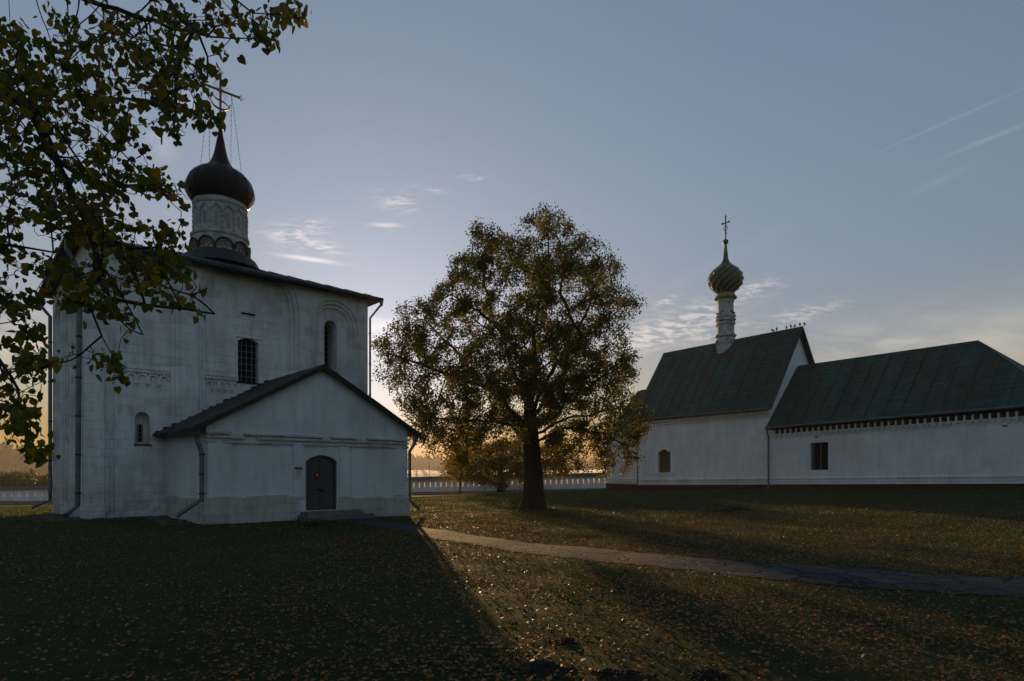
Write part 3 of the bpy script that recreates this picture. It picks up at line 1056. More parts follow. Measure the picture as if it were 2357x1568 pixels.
def big_cross(parent, c, z0, z1, zarm, ha, w):
    m = MB()
    x, y = c
    mp = lambda s, z, d: (x + s, y + d, z)
    mbox(m, mp, -w, w, z0, z1 - .25, -w * .6, w * .6)
    m.lathe([(w * 2.1, z0 - .02), (w * 1.6, z0 + .12), (w * 1.4, z0 + .16)], c, 10)
    mbox(m, mp, -ha, ha, zarm - w, zarm + w, -w * .55, w * .55)
    m.ball((x, y, zarm), w * 2.2, 12, 8, sy=.6)
    for k in range(16):      # rays
        th = 2 * PI * (k + .5) / 16
        if abs(math.cos(th)) > .96 or abs(math.sin(th)) > .96:
            continue
        r0_, r1_ = w * 2, ha * (.5 if k % 2 else .42)
        a_, b_ = (x + r0_ * math.cos(th), y, zarm + r0_ * math.sin(th)), (x + r1_ * math.cos(th), y, zarm + r1_ * math.sin(th))
        m.tube([a_, b_], w * .16, 5)
        m.ball(b_, w * .55, 6, 4)
    for (ex, ez, vx, vz) in ((ha, zarm, 1, 0), (-ha, zarm, -1, 0), (0, z1 - .25, 0, 1)):
        m.ball((x + ex, y, ez), w * 1.5, 8, 6, sy=.6)
        for dth in (-.9, -.45, 0, .45, .9):
            th = math.atan2(vz, vx) + dth
            L = .25 if dth == 0 else .17
            b_ = (x + ex + L * math.cos(th), y, ez + L * math.sin(th))
            m.tube([(x + ex, y, ez), b_], w * .2, 5)
            m.ball(b_, w * .6, 6, 4)
    # crescent
    zc0, rc = z0 + (zarm - z0) * .62, ha * .52
    pts = [(x + rc * math.cos(t), y, zc0 + rc * .8 * math.sin(t)) for t in [PI + (PI) * q / 14 for q in range(15)]]
    m.tube(pts, [w * (.25 + .75 * math.sin(PI * q / 14)) for q in range(15)], 6)
    m.ball(pts[0], w * .7, 6, 4)
    m.ball(pts[-1], w * .7, 6, 4)
    # slanted foot piece, curled ends
    zf = z0 + (zarm - z0) * .66
    pts = [(x + ha * .5 * t, y, zf - .22 * math.sin(t * 1.5) + .1 * math.sin(t * PI)) for t in [-1 + 2 * q / 12 for q in range(13)]]
    m.tube(pts, [w * (.25 + .6 * math.sin(PI * q / 12)) for q in range(13)], 6)
    return m.build('cross', M_gold, parent)


big_cross(church, DC, 20.28, 22.95, 21.85, .92, .052)
ch = MB()
for sx in (-1, 1):
    for sy in (-1, 1):
        a = Vector((DC[0] + sx * .55, DC[1] + sy * .02, 21.82))
        b = Vector((DC[0] + sx * .78 + (0), DC[1] + sy * .85, 17.45 if sy > 0 else 17.5))
        for q_ in range(18):
            p = a.lerp(b, q_ / 18)
            ch.ball(p, .026, 6, 4)
        ch.tube([a, b], .008, 5)
ch.build('dome_chains', M_iron, church)

# ---- porch (a low gabled building against the facade)
PX0, PX1, PY = 3.01, 11.43, -5.38
mpP = lambda s, z, d: (s, PY + d, z)
mpPL = lambda s, z, d: (PX0 + d, s, z)
mpPR = lambda s, z, d: (PX1 - d, s, z)
pcx = (PX0 + PX1) / 2 + .12
ZPW, ZPK = 3.72, 6.12


def gable(s):
    return ZPK - abs(s - pcx) * .56


dA, dB = fac(896, 1495, PY), fac(988, 1345, PY)
d_spr = fac(900, 1351, PY)[1]
d_top = fac(942, 1334, PY)[1]
dz0 = fac(942, 1495, PY)[1]
tdoor = seg_top((dA[0] + dB[0]) / 2, (dB[0] - dA[0]) / 2, d_top - .26, .26)
pw = MB()
wall_grid(pw, PX0, PX1, NEG, gable, [(dA[0], dB[0], dz0, tdoor)], 0.0, .35, mpP, brk=(pcx,))
wall_grid(pw, PY, 0.35, NEG, ZPW, [], 0.0, .3, mpPL)
wall_grid(pw, PY, 0.35, NEG, ZPW, [], 0.0, .3, mpPR)
for (xa, xb) in ((608, 677), (859, 891), (994, 1024), (1153, 1190)):   # lesenes
    a, b = fac(xa, 1300, PY)[0], fac(xb, 1300, PY)[0]
    a, b = max(a, PX0 + .004), min(b, PX1 - .004)
    mbox(pw, mpP, a, b, .9, 3.0, -.06, .002)
pw.build('porch_wall', M_brick, church)
cn = MB()
random.seed(3)
for (z0_, z1_, dd) in ((2.98, 3.07, .10), (3.15, 3.24, .12), (3.30, 3.36, .16)):
    s = PX0 - .02
    while s < PX1:
        L = random.uniform(.25, .6)
        e_ = min(s + L, PX1 + .02)
        if random.random() > (.14 if dd > .14 else .04):
            mbox(cn, mpP, s, e_, z0_ + random.uniform(-.012, .012), z1_ + random.uniform(-.014, .014), -dd + random.uniform(0, .035), .01)
        s += L + .003
cn.build('porch_cornice', M_drum, church)
bs = MB()
for (xa, xb, zt_, pr) in ((596, 870, .98, .10), (992, 1196, .80, .06)):
    a, b = fac(xa, 1500, PY)[0], fac(xb, 1500, PY)[0]
    a, b = max(a, PX0 - .1), min(b, PX1 + .05)
    if bs.v:
        bs.build('porch_stone_base', M_base, church)
        bs = MB()
    nseg = int((b - a) / .28)
    for k in range(nseg):
        s0_, s1_ = a + (b - a) * k / nseg, a + (b - a) * (k + 1) / nseg
        t0, t1 = [zt_ + .09 * mnoise.noise(Vector((s_ * 1.3, 2.2, 0))) for s_ in (s0_, s1_)]
        q0, q1 = [pr + .03 * mnoise.noise(Vector((s_ * 2.3, 7.2, 0))) for s_ in (s0_, s1_)]
        bs.hexa([mpP(s0_, NEG, -q0 - .03), mpP(s1_, NEG, -q1 - .03), mpP(s1_, NEG, .01), mpP(s0_, NEG, .01)],
                [mpP(s0_, t0, -q0), mpP(s1_, t1, -q1), mpP(s1_, t1 + .03, .01), mpP(s0_, t0 + .03, .01)])
bs.build('porch_stone_base', M_base, church)
bs = MB()
nseg = 18
for k in range(nseg):
    s0_, s1_ = PY - .1 + 5.4 * k / nseg, PY - .1 + 5.4 * (k + 1) / nseg
    t0, t1 = [.92 + .1 * mnoise.noise(Vector((s_ * 1.3, 5.2, 0))) for s_ in (s0_, s1_)]
    bs.hexa([mpPL(s0_, NEG, -.12), mpPL(s1_, NEG, -.12), mpPL(s1_, NEG, .01), mpPL(s0_, NEG, .01)],
            [mpPL(s0_, t0, -.08), mpPL(s1_, t1, -.08), mpPL(s1_, t1 + .03, .01), mpPL(s0_, t0 + .03, .01)])
bs.build('porch_stone_base', M_base, church)

pr = MB()
oe, og = .52, .30
zl, zr = gable(PX0 - oe) + .12, gable(PX1 + oe) + .12
zk = ZPK + .14
NS = 14
rows = []
for k in range(NS + 1):
    y_ = PY - og + (5.38 + og + .3) * k / NS
    j = lambda: random.uniform(-.03, .03) if 0 < k < NS else 0
    rows.append([(PX0 - oe + j(), y_, zl + j()), (pcx - 2.4, y_, (zl + zk) / 2 + j() - .02), (pcx, y_, zk + j() * .5), (pcx + 2.4, y_, (zr + zk) / 2 + j() - .02), (PX1 + oe, y_, zr)])
vs = [p for r_ in rows for p in r_]
vs2 = [(x, y, z - .09) for x, y, z in vs]
fs = []
N5 = 5
off = len(vs)
for k in range(NS):
    for i in range(4):
        a = k * N5 + i
        fs.append((a, a + 1, a + 1 + N5, a + N5))
        fs.append((off + a, off + a + N5, off + a + 1 + N5, off + a + 1))
for k in (0, NS):
    for i in range(4):
        a = k * N5 + i
        fs.append((a, a + 1, off + a + 1, off + a))
for k in range(NS):
    for i in (0, 4):
        a = k * N5 + i
        fs.append((a, a + N5, off + a + N5, off + a))
pr.add(vs + vs2, fs)
pr.build('porch_roof', M_brownroof, church)
fb = MB()   # barge boards and eave board
for (xa, za_, xb, zb2) in ((PX0 - oe, zl - .10, pcx, zk - .10), (pcx, zk - .10, PX1 + oe, zr - .10)):
    fb.hexa([(xa, PY - og + .012, za_ - .12), (xb, PY - og + .012, zb2 - .12), (xb, PY - og + .04, zb2 - .12), (xa, PY - og + .04, za_ - .12)],
            [(xa, PY - og + .012, za_), (xb, PY - og + .012, zb2), (xb, PY - og + .04, zb2), (xa, PY - og + .04, za_)])
fb.box(PX0 - oe + .02, PX0 - oe + .05, PY - og + .05, -.02, zl - .19, zl - .1)
fb.build('barge_board', M_soffit, church)
# flashing lumps where the roof meets the church
fl = MB()
random.seed(5)
for k in range(16):
    s = PX0 - oe + .1 + (pcx - PX0 + oe) * k / 16
    z_ = zl + (zk - zl) * (s - PX0 + oe) / (pcx - PX0 + oe)
    mbox(fl, mpF, s, s + random.uniform(.2, .4), z_ - .05, z_ + random.uniform(.02, .09), -.05, DW + .01)
fl.build('roof_flashing', M_brownroof, church)

# porch downpipes
x0_, y0_ = PX0 - .42, PY - .12
downpipe(church, [(x0_ + .1, PY + .05, zl - .2), (x0_ + .12, PY + .05, zl - .42), (PX0 - .15, PY + .02, zl - .92), (PX0 - .15, PY + .02, .95), (PX0 - .95, PY + .1, .38)], .085,
         [(PX0 - .15, PY + .02, z) for z in (2.55, 1.85, 1.15)], (.14, .04, 0), (x0_ + .1, PY + .05, zl - .06))
downpipe(church, [(PX1 + .42, PY + .02, zr - .16), (PX1 + .42, PY + .02, zr - .4), (PX1 + .14, PY + .04, zr - .8), (PX1 + .14, PY + .04, .65), (PX1 + .6, PY - .05, .22)], .075,
         [(PX1 + .14, PY + .04, z) for z in (2.7, 1.8, .9)], (-.12, .04, 0), (PX1 + .42, PY + .02, zr - .04))
# door
dd_ = .16
dm0, dm1 = dA[0] + .0, dB[0] - .0
dmid = (dm0 + dm1) / 2
dl = MB()
shape_panel(dl, mpP, dm0 + .05, dmid - .008, dz0 + .02, lambda s: tdoor(s) - .05, dd_, 10)
for z_ in (dz0 + .75, dz0 + 1.5):
    mbox(dl, mpP, dm0 + .06, dmid - .02, z_, z_ + .03, dd_ - .008, dd_ + .01)
door = dl.build('door', M_door, church)
d2_ = MB()
shape_panel(d2_, mpP, dmid + .008, dm1 - .05, dz0 + .02, lambda s: tdoor(s) - .05, dd_, 10)
for z_ in (dz0 + .75, dz0 + 1.5):
    mbox(d2_, mpP, dmid + .02, dm1 - .06, z_, z_ + .03, dd_ - .008, dd_ + .01)
d2_.build('door', M_door, church)
df = MB()
for k in range(20):
    a, b = dm0 + (dm1 - dm0) * k / 20, dm0 + (dm1 - dm0) * (k + 1) / 20
    df.hexa([mpP(a, tdoor(a + 1e-6) - .07, dd_ - .06), mpP(b, tdoor(b - 1e-6) - .07, dd_ - .06), mpP(b, tdoor(b - 1e-6) - .07, dd_ + .05), mpP(a, tdoor(a + 1e-6) - .07, dd_ + .05)],
            [mpP(a, tdoor(a + 1e-6) - .002, dd_ - .06), mpP(b, tdoor(b - 1e-6) - .002, dd_ - .06), mpP(b, tdoor(b - 1e-6) - .002, dd_ + .05), mpP(a, tdoor(a + 1e-6) - .002, dd_ + .05)])
mbox(df, mpP, dm0 + .002, dm0 + .06, dz0, tdoor(dm0 + .03) - .05, dd_ - .055, dd_ + .05)
mbox(df, mpP, dm1 - .06, dm1 - .002, dz0, tdoor(dm1 - .03) - .05, dd_ - .055, dd_ + .05)
mbox(df, mpP, dmid - .02, dmid + .02, dz0 + .02, tdoor(dmid) - .08, dd_ - .02, dd_ - .002)
df.build('door_frame', M_door, church)
hn = MB()
zh = dz0 + .85
hn.tube([mpP(dmid - .14, zh, dd_ - .05), mpP(dmid + .16, zh - .04, dd_ - .05)], .018, 6)
hn.ball(mpP(dmid + .13, zh - .06, dd_ - .05), .04, 8, 6)
hn.ball(mpP(dmid - .12, zh + .0, dd_ - .03), .03, 8, 6)
hn.build('door_handle', M_iron, church)
# steps
st = MB()
sA, sB = fac(880, 1500, PY)[0], fac(1040, 1500, PY)[0]


def slab(mb, s0, s1, y0, y1, z0, z1, rz=.0):
    pts = [(s0, y0), (s1, y0 + .02), (s1 - .02, y1), (s0 + .01, y1)]
    mb.hexa([(x, y, z0) for x, y in pts], [(x, y, z1) for x, y in pts])


slab(st, sA, sB + .1, PY - .6, PY - .0, -.4, dz0 - .02)
slab(st, sA - .25, sB + .45, PY - .9, PY - .61, -.4, dz0 - .17)
slab(st, sA - .2, sA - .01, PY - .6, PY - .02, -.4, dz0 - .17)
st.build('doorstep', M_step, church)

# signs, fixed to the porch: things of their own
Mw = Matrix.Translation(CH) @ Matrix.Rotation(CH_A, 4, 'Z')


def place_sign(name, sa, sb, z0, z1, depth, mat, **props):
    e_ = empty(name, Mw @ Vector(((sa + sb) / 2, depth, z0)), CH_A, **props)
    m = MB()
    m.box(-(sb - sa) / 2, (sb - sa) / 2, -.018, 0, 0, z1 - z0)
    m.build('board', mat, e_)
    return e_, (sb - sa), z1 - z0


a_, b_ = fac(864, 1376, PY - .065), fac(885, 1369, PY - .065)
e_, w_, h_ = place_sign('wall_plaque', a_[0], b_[0], a_[1], b_[1], PY - .062, M_redsign, label='small dark red plaque on the white wall left of the grey door', category='plaque')
m = MB()
for k in range(6):
    m.box(-w_ * .32 + k * w_ * .11, -w_ * .32 + k * w_ * .11 + w_ * .07, -.021, -.0181, h_ * .35, h_ * .65)
m.build('lettering', simple('faded_gold_print', (.30, .16, .10), .5, var=.1), e_)
a_, b_ = fac(864, 1402, PY - .065), fac(885, 1379, PY - .065)
e_, w_, h_ = place_sign('notice_board', a_[0], b_[0], a_[1], b_[1], PY - .062, M_whitesign, label='pale notice with small dark lines of print under the red plaque', category='notice')
m = MB()
random.seed(2)
for r_ in range(8):
    zz = h_ * (.88 - r_ * .105)
    x_ = -w_ * .42
    while x_ < w_ * .36:
        L = random.uniform(.04, .1) * (2 if r_ < 2 else 1.3)
        m.box(x_, min(x_ + L * .5, w_ * .42), -.021, -.0181, zz, zz + h_ * (.055 if r_ < 2 else .028))
        x_ += L * .5 + .012
m.build('lettering', M_ink, e_)
a_, b_ = fac(923, 1406, PY + dd_), fac(936, 1384, PY + dd_)
e_, w_, h_ = place_sign('door_poster', a_[0], b_[0], a_[1], b_[1], PY + dd_ - .002, simple('dark_red_poster', (.10, .010, .014), .5, var=.5, scale=9),
                        label='small dark red poster with a white spot on the left door leaf', category='poster')
m = MB()
m.box(-w_ * .25, w_ * .12, -.022, -.0181, h_ * .60, h_ * .72)
m.build('emblem', M_whitesign, e_)

# ------------------------------------------------------------------ the small church on the right
sch = empty('small_church', SB, SB_A, label='long white painted church with green metal roofs and a small twisted green dome', category='church')
ux3 = Vector((math.cos(SB_A), math.sin(SB_A)))
uy3 = Vector((-math.sin(SB_A), math.cos(SB_A)))


def sfac(xs, ys, yp=0.0):
    return fac(xs, ys, yp, SB, ux3, uy3)


LN, LR = 11.5, 15.0
AX = 3.6
zsh = lambda s: .018 * s
zpl = lambda s: 1.10 + zsh(s)
mpN = lambda s, z, d: (s, d, z + zsh(s))
nw = MB()
wa, wb = sfac(1927, 1385), sfac(1964, 1316)
tw1 = seg_top((wa[0] + wb[0]) / 2, (wb[0] - wa[0]) / 2, wb[1] - zsh(wb[0]) - .22, .22)
wz0 = wa[1] - zsh(wa[0])
rA, rB = sfac(2374, 1378), sfac(2427, 1295)
rz0, rz1 = rA[1] - zsh(rA[0]), rB[1] - zsh(rB[0])
nslope = 1.46


def ngable(s):
    return 12.1 - abs(s - AX) * nslope


wall_grid(nw, -LN, 0, -.3, 6.25, [(wa[0], wb[0], wz0, tw1)], 0, .4, mpN)
mpNG = lambda s, z, d: (d, s, z)
wall_grid(nw, 0, 2 * AX, -.3, ngable, [], 0, .3, mpNG, brk=(AX,))
wall_grid(nw, 0, 2 * AX, -.3, ngable, [], -LN, -LN + .3, mpNG, brk=(AX,))
nw.quad((-LN, 2 * AX, -.3), (0, 2 * AX, -.3), (0, 2 * AX, 6.4), (-LN, 2 * AX, 6.4))
mbox(nw, mpN, -.55, -.004, 1.05, 5.8, -.05, .01)
mbox(nw, mpN, -LN + .004, -LN + .5, 1.05, 5.8, -.05, .01)
nw.build('nave_wall', M_brick2, sch)
rw = MB()
wall_grid(rw, 0, LR, -.3, 4.75, [(rA[0], rB[0], rz0, rz1)], .0, .35, lambda s, z, d: (s, d - .03, z + zsh(s)))
rw.quad((LR, 0, -.3), (LR, 2 * AX, -.3), (LR, 2 * AX, 5), (LR, 0, 5))
rw.quad((.31, 2 * AX, -.3), (LR, 2 * AX, -.3), (LR, 2 * AX, 5.2), (.31, 2 * AX, 4.9))
s9 = sfac(2798, 1300)[0]
mbox(rw, lambda s, z, d: (s, d - .03, z + zsh(s)), s9, s9 + .55, 1.5, 4.3, -.035, .01)
mbox(rw, lambda s, z, d: (s, d - .03, z + zsh(s)), .003, .5, 1.5, 4.3, -.035, .01)
rw.build('refectory_wall', M_brick2, sch)
# band of teeth above the plinth, string course
bd = MB()
mpB = lambda s, z, d: (s, d - .03, z + zsh(s))
mbox(bd, mpB, -LN, LR, 1.10, 1.20, -.10, .0)
mbox(bd, mpB, -LN, LR, 1.27, 1.33, -.07, .0)
mbox(bd, mpB, -LN, LR, 1.46, 1.52, -.08, .0)
s = -LN
while s < LR:
    mbox(bd, mpB, s, s + .11, 1.385, 1.46, -.065, .0)
    s += .21
bd.build('base_moulding', M_brick2, sch)
pl = MB()
mbox(pl, mpB, -LN - .05, LR, -.4, 1.105, -.13, -.0)
pl.box(LR, LR + .06, -.15, 2 * AX, -.4, 1.1 + zsh(LR))
pl.build('red_plinth', M_redplinth, sch)
# refectory cornice: bare brick niches between white posts, stepped brick teeth below
zc0 = 4.42
cz = MB()
mbox(cz, mpB, 0.35, LR, zc0, zc0 + .05, -.14, .0)
s = .4
i_ = 0
while s < LR - .1:
    mbox(cz, mpB, s, s + .10, zc0 + .05, zc0 + .33, -.13, .0)
    s += .37
    i_ += 1
s = .38
while s < LR:
    mbox(cz, mpB, s, s + .26, zc0 - .10, zc0 - .02, -.11, .0)
    mbox(cz, mpB, s + .03, s + .20, zc0 - .19, zc0 - .12, -.08, .0)
    mbox(cz, mpB, s + .06, s + .15, zc0 - .27, zc0 - .21, -.05, .0)
    s += .33
mbox(cz, mpB, 0.35, LR, zc0 - .01, zc0 - .0, -.10, .0)
cz.build('cornice', M_brick2, sch)
cb = MB()
mbox(cb, mpB, 0.35, LR, zc0 + .05, zc0 + .36, -.06, .0)
cb.build('cornice_niches', M_dkbrick, sch)
nc = MB()
for (z0_, z1_, dd) in ((5.72, 5.80, .08), (5.84, 5.92, .16), (5.95, 6.05, .24)):
    mbox(nc, lambda s, z, d: (s, d, z + .0), -LN - .05, .12, z0_, z1_, -dd, .0)
s = -LN
while s < 0:
    mbox(nc, lambda s, z, d: (s, d, z), s, s + .13, 5.62, 5.72, -.05, .0)
    s += .27
nc.build('nave_cornice', M_brick2, sch)

# roofs
rn = MB()
oe = .5
ez, kz = 12.18 - (AX + oe) * nslope, 12.18
xa, xb = -LN - .45, .45
Q = lambda x: [(x, -oe, ez), (x, AX, kz), (x, 2 * AX + oe, ez)]
A, B = Q(xa), Q(xb)
dn = lambda p: (p[0], p[1], p[2] - .09)
rn.add(A + B + [dn(p) for p in A + B], ((0, 3, 4, 1), (1, 4, 5, 2), (6, 7, 10, 9), (7, 8, 11, 10), (0, 1, 7, 6), (1, 2, 8, 7), (3, 9, 10, 4), (4, 10, 11, 5), (0, 6, 9, 3), (2, 5, 11, 8)))
k = xa + .5
while k < xb:
    x_ = k + random.uniform(-.04, .04)
    x2_ = x_ + random.uniform(-.03, .03)
    rn.tube([(x_, -oe - .0, ez + .02), (x2_, AX, kz + .02)], .034, 4)
    k += .97
rn.tube([(xa, AX, kz + .02), (xb, AX, kz + .02)], .035, 6)
rn.build('nave_roof', M_greenroof, sch)
gt = MB()
gt.tube([(xa, -oe - .04, ez - .02), (xb, -oe - .04, ez - .02)], .055, 8)
gt.build('nave_gutter', M_pipe, sch)
rr = MB()
ez2 = lambda s: 4.90 + .022 * s
kz2 = 9.46
xh, xe = 10.7, LR + .4
E0, E1 = (.02, -oe, ez2(0)), (xe, -oe, ez2(xe))
K0, K1 = (.02, AX, kz2), (xh, AX, kz2)
F0, F1 = (.02, 2 * AX + oe, ez2(0)), (xe, 2 * AX + oe, ez2(xe))
rr.add([E0, E1, K1, K0, F0, F1], ((0, 1, 2, 3), (3, 2, 5, 4), (1, 5, 2)))
rr.add([dn(p) for p in (E0, E1, F1, F0)], ((0, 1, 2, 3),))
rr.quad(E0, E1, dn(E1), dn(E0))
k = .35
while k < xe - .05:
    t = 1 if k <= xh else (xe - k) / (xe - xh)
    x_ = k + random.uniform(-.04, .04)
    rr.tube([(x_, -oe, ez2(k) + .02), (x_ , -oe + (AX + oe) * t, ez2(k) + (kz2 - ez2(k)) * t + .02)], .034, 4)
    k += .98
rr.tube([K0, K1, E1], .03, 5)
rr.tube([K1, F1], .03, 5)
rr.build('refectory_roof', M_greenroof, sch)
gt = MB()
gt.tube([(0.02, -oe - .04, ez2(0) - .02), (xe, -oe - .04, ez2(xe) - .02)], .06, 8)
gt.build('refectory_gutter', M_pipe, sch)
downpipe(sch, [(.12, -oe, ez2(0) - .05), (.1, -oe + .05, ez2(0) - .3), (.02, -.16, ez2(0) - .6), (.02, -.16, 1.2), (.02, -.2, .75)], .055,
         [(.02, -.16, z) for z in (3.6, 2.4)], (0, .1, 0))
downpipe(sch, [(-LN - .1, -oe, ez - .05), (-LN - .1, -oe + .05, ez - .3), (-LN - .05, -.14, ez - .9), (-LN - .05, -.14, .9)], .05, [(-LN - .05, -.14, z) for z in (4, 2.5)], (0, .1, 0))
# windows
w1 = window(sch, mpN, wa[0], wb[0], wz0, tw1, .3, 1, 3, glass=M_paneglow, bar=.02, grille=True)
w2 = window(sch, mpB, rA[0], rB[0], rz0, lambda s: rz1, .28, 1, 2, bar=.045, grille=True)
tr = MB()
zz1 = wb[1] - zsh(wb[0])
ring(tr, mpN, (wa[0] + wb[0]) / 2, zz1 - .62, .62, .74, -.05, .0, a0=R(38), a1=R(142), n_=10)
tr.build('window_hood', M_brick2, sch)
tr = MB()
mbox(tr, mpN, wa[0] - .42, wb[0] + .42, wz0 - .10, wz0 - .01, -.10, .0)
mbox(tr, mpN, wa[0] - .34, wb[0] + .34, wz0 - .26, wz0 - .12, -.06, .0)
tr.build('window_sill', M_brick2, sch)
# vents
vt = MB()
for (x_, y_) in ((2392, 1280), (2945, 1247)):
    s, z = sfac(x_, y_)
    vt = MB()
    vt.box(s - .1, s + .1, -.07, -.025, z - .05, z + .03)
    vt.build('wall_vent', M_frame, sch)
# sanctuary and apse behind the linden
aw = MB()
sx0 = -LN
aw.box(sx0 - 3.2, sx0 - .01, 1.0, 2 * AX - 1.0, -.3, 5.2)
aw.lathe([(2.9, -.3), (2.9, 5.0)], (sx0 - 3.4, AX + .3), 24)
aw.box(sx0 - 3.4, sx0 - .05, .55, 1.1, -.3, 5.0)
aw.build('apse_wall', M_brick2, sch)
aw = MB()
aw.lathe([(3.02, -.3), (3.02, .92)], (sx0 - 3.4, AX + .3), 24)
aw.box(sx0 - 3.4, sx0 - .07, .42, .6, -.3, .92)
aw.build('red_plinth', M_redplinth, sch)
aw = MB()
for zz in (1.0, 1.16, 1.32):
    aw.lathe([(2.98, zz), (2.98, zz + .07)], (sx0 - 3.4, AX + .3), 24)
    aw.box(sx0 - 3.4, sx0 - .06, .46, .56, zz, zz + .07)
aw.build('apse_moulding', M_brick2, sch)
aw = MB()
aw.add([(sx0 - .0, .1, 5.0), (sx0 - 3.4, .1, 5.0), (sx0 - 3.0, AX, 9.3), (sx0, AX, 9.3), (sx0, 2 * AX, 5.0), (sx0 - 3.4, 2 * AX, 5.0)], ((0, 1, 2, 3), (3, 2, 5, 4), (0, 3, 4)))
aw.lathe([(3.35, 4.95), (3.35, 5.05), (1.6, 7.3), (.1, 9.25)], (sx0 - 3.2, AX), 24)
aw.build('apse_roof', M_greenroof, sch)

# cupola
CC = (-5.8, AX)
cl = MB()
cl.lathe([(.74, 10.9), (.74, 12.35), (.68, 12.42), (.66, 12.5), (.84, 12.56), (.84, 12.66), (.72, 12.72), (.72, 12.78), (.66, 12.84), (.66, 13.45), (.76, 13.5), (.76, 13.6), (.66, 13.66), (.66, 13.74),
          (.80, 13.8), (.80, 13.9), (.68, 13.95), (.79, 14.08), (.79, 14.2), (.62, 14.28), (.61, 15.2), (.66, 15.25), (.66, 15.35), (.60, 15.4), (.62, 15.85)], CC, 8, a0=R(22), wob=.03)
for k in range(4):
    a = k * PI / 2 + R(-20)
    for (r_, w_) in ((.0, .34),):
        cxx, cyy = CC[0] + .70 * math.cos(a), CC[1] + .70 * math.sin(a)
        tx, ty = -math.sin(a), math.cos(a)
        mp = lambda s, z, d, cx_=cxx, cy_=cyy, tx_=tx, ty_=ty, a_=a: (cx_ + s * tx_ - d * math.cos(a_), cy_ + s * ty_ - d * math.sin(a_), z)
        ring(cl, mp, 0, 11.95, .24, .34, -.06, .06, n_=10)
        ring(cl, mp, 0, 11.95, .10, .16, -.05, .06, n_=8)
random.seed(21)
mb_ = MB()
for k in range(60):
    a, z_ = random.uniform(0, 2 * PI), random.choice([random.uniform(11.3, 15.3), random.uniform(14.1, 14.5), random.uniform(12.4, 12.8), random.uniform(13.4, 13.8)])
    r_ = .675 + (.09 if z_ < 12.35 else 0)
    w_, h_ = random.uniform(.03, .09), random.uniform(.02, .045)
    c_, s_ = math.cos(a), math.sin(a)
    f_ = lambda s, z, d: (CC[0] + (r_ - d) * c_ - s * s_, CC[1] + (r_ - d) * s_ + s * c_, z)
    mbox(mb_, f_, -w_, w_, z_ - h_, z_ + h_, -.035, .12)
nf_ = len(cl.f)
cl.add(mb_.v, mb_.f)
co_ = cl.build('cupola_drum', M_drum, sch)
co_.data.materials.append(M_dkbrick)
for p_ in co_.data.polygons[nf_:]:
    p_.material_index = 1
cs = MB()
cs.lathe([(.80, 15.55), (.84, 15.62), (.62, 15.95)], CC, 20)
for k in range(20):
    a = 2 * PI * k / 20
    cs.ball((CC[0] + .8 * math.cos(a), CC[1] + .8 * math.sin(a), 15.56), .06, 6, 4)
cs.build('cupola_collar', M_stud, sch)
cprof = [(.56, 15.93), (.72, 16.08), (1.0, 16.35), (1.22, 16.68), (1.28, 17.0), (1.24, 17.3), (1.08, 17.62), (.86, 17.88), (.60, 18.08), (.38, 18.3), (.26, 18.5)]
cd = MB()
cd.lathe(cprof, CC, 28)
cd.build('cupola_dome', M_green, sch)
sp = MB()
sp.lathe([(.42, 18.25), (.28, 18.45), (.21, 18.65), (.15, 19.18), (.075, 19.83)], CC, 12)
sp.build('cupola_spire', simple('spire_green_tin', (.09, .12, .075), .45, metal=.3), sch)


def prof_r(z):
    for (r0_, z0_), (r1_, z1_) in zip(cprof, cprof[1:]):
        if z0_ <= z <= z1_:
            t = (z - z0_) / (z1_ - z0_)
            return r0_ + (r1_ - r0_) * t
    return .3


studs = MB()
NH, NSD = 12, 22
for h_ in range(NH):
    for i in range(NSD):
        t = (i + .5) / NSD
        z_ = 15.98 + t * 2.25
        a = 2 * PI * h_ / NH + t * 2.3
        r_ = prof_r(z_)
        sz = .098 * (r_ / 1.28) + .012
        dz_ = .01
        r2_ = prof_r(min(z_ + .05, 18.4)) - r_
        nrm = Vector((math.cos(a), math.sin(a), -r2_ / .05)).normalized()
        tg = Vector((-math.sin(a), math.cos(a), 0))
        upv = nrm.cross(tg)
        c0 = Vector((CC[0] + (r_ - .02) * math.cos(a), CC[1] + (r_ - .02) * math.sin(a), z_))
        cs_ = [c0 + tg * sz + upv * 0, c0 + upv * sz, c0 - tg * sz, c0 - upv * sz]
        studs.add([*cs_, c0 + nrm * (sz * 1.15)], ((0, 1, 4), (1, 2, 4), (2, 3, 4), (3, 0, 4)))
studs.build('dome_studs', M_stud, sch)
g2 = MB()
g2.ball((CC[0], CC[1], 20.02), .215, 14, 10)
g2.build('golden_ball', M_gold, sch, smooth=True)
cr2 = MB()
x, y = CC
mp = lambda s, z, d: (x + s, y + d, z)
mbox(cr2, mp, -.035, .035, 20.2, 22.0, -.03, .03)
mbox(cr2, mp, -.30, .30, 21.47, 21.54, -.028, .028)
for ex, ez_ in ((-.3, 21.505), (.3, 21.505), (0, 22.02)):
    cr2.ball((x + ex, y, ez_), .075, 8, 6)
for ex, ez_ in ((-.33, 21.56), (.33, 21.45), (0, 22.13), (-.3, 21.6), (.3, 21.6)):
    cr2.ball((x + ex, y, ez_), .04, 6, 4)
pts = [(x + .17 * math.cos(t), y, 21.1 + .2 * math.sin(t)) for t in [2 * PI * q_ / 12 for q_ in range(13)]]
cr2.tube(pts, .022, 5)
cr2.tube([(x - .13, y, 20.75), (x, y, 20.55), (x + .13, y, 20.75)], .025, 5)
cr2.build('cross', M_gold, sch)

# pigeons on the ridge
Ms = Matrix.Translation(SB) @ Matrix.Rotation(SB_A, 4, 'Z')


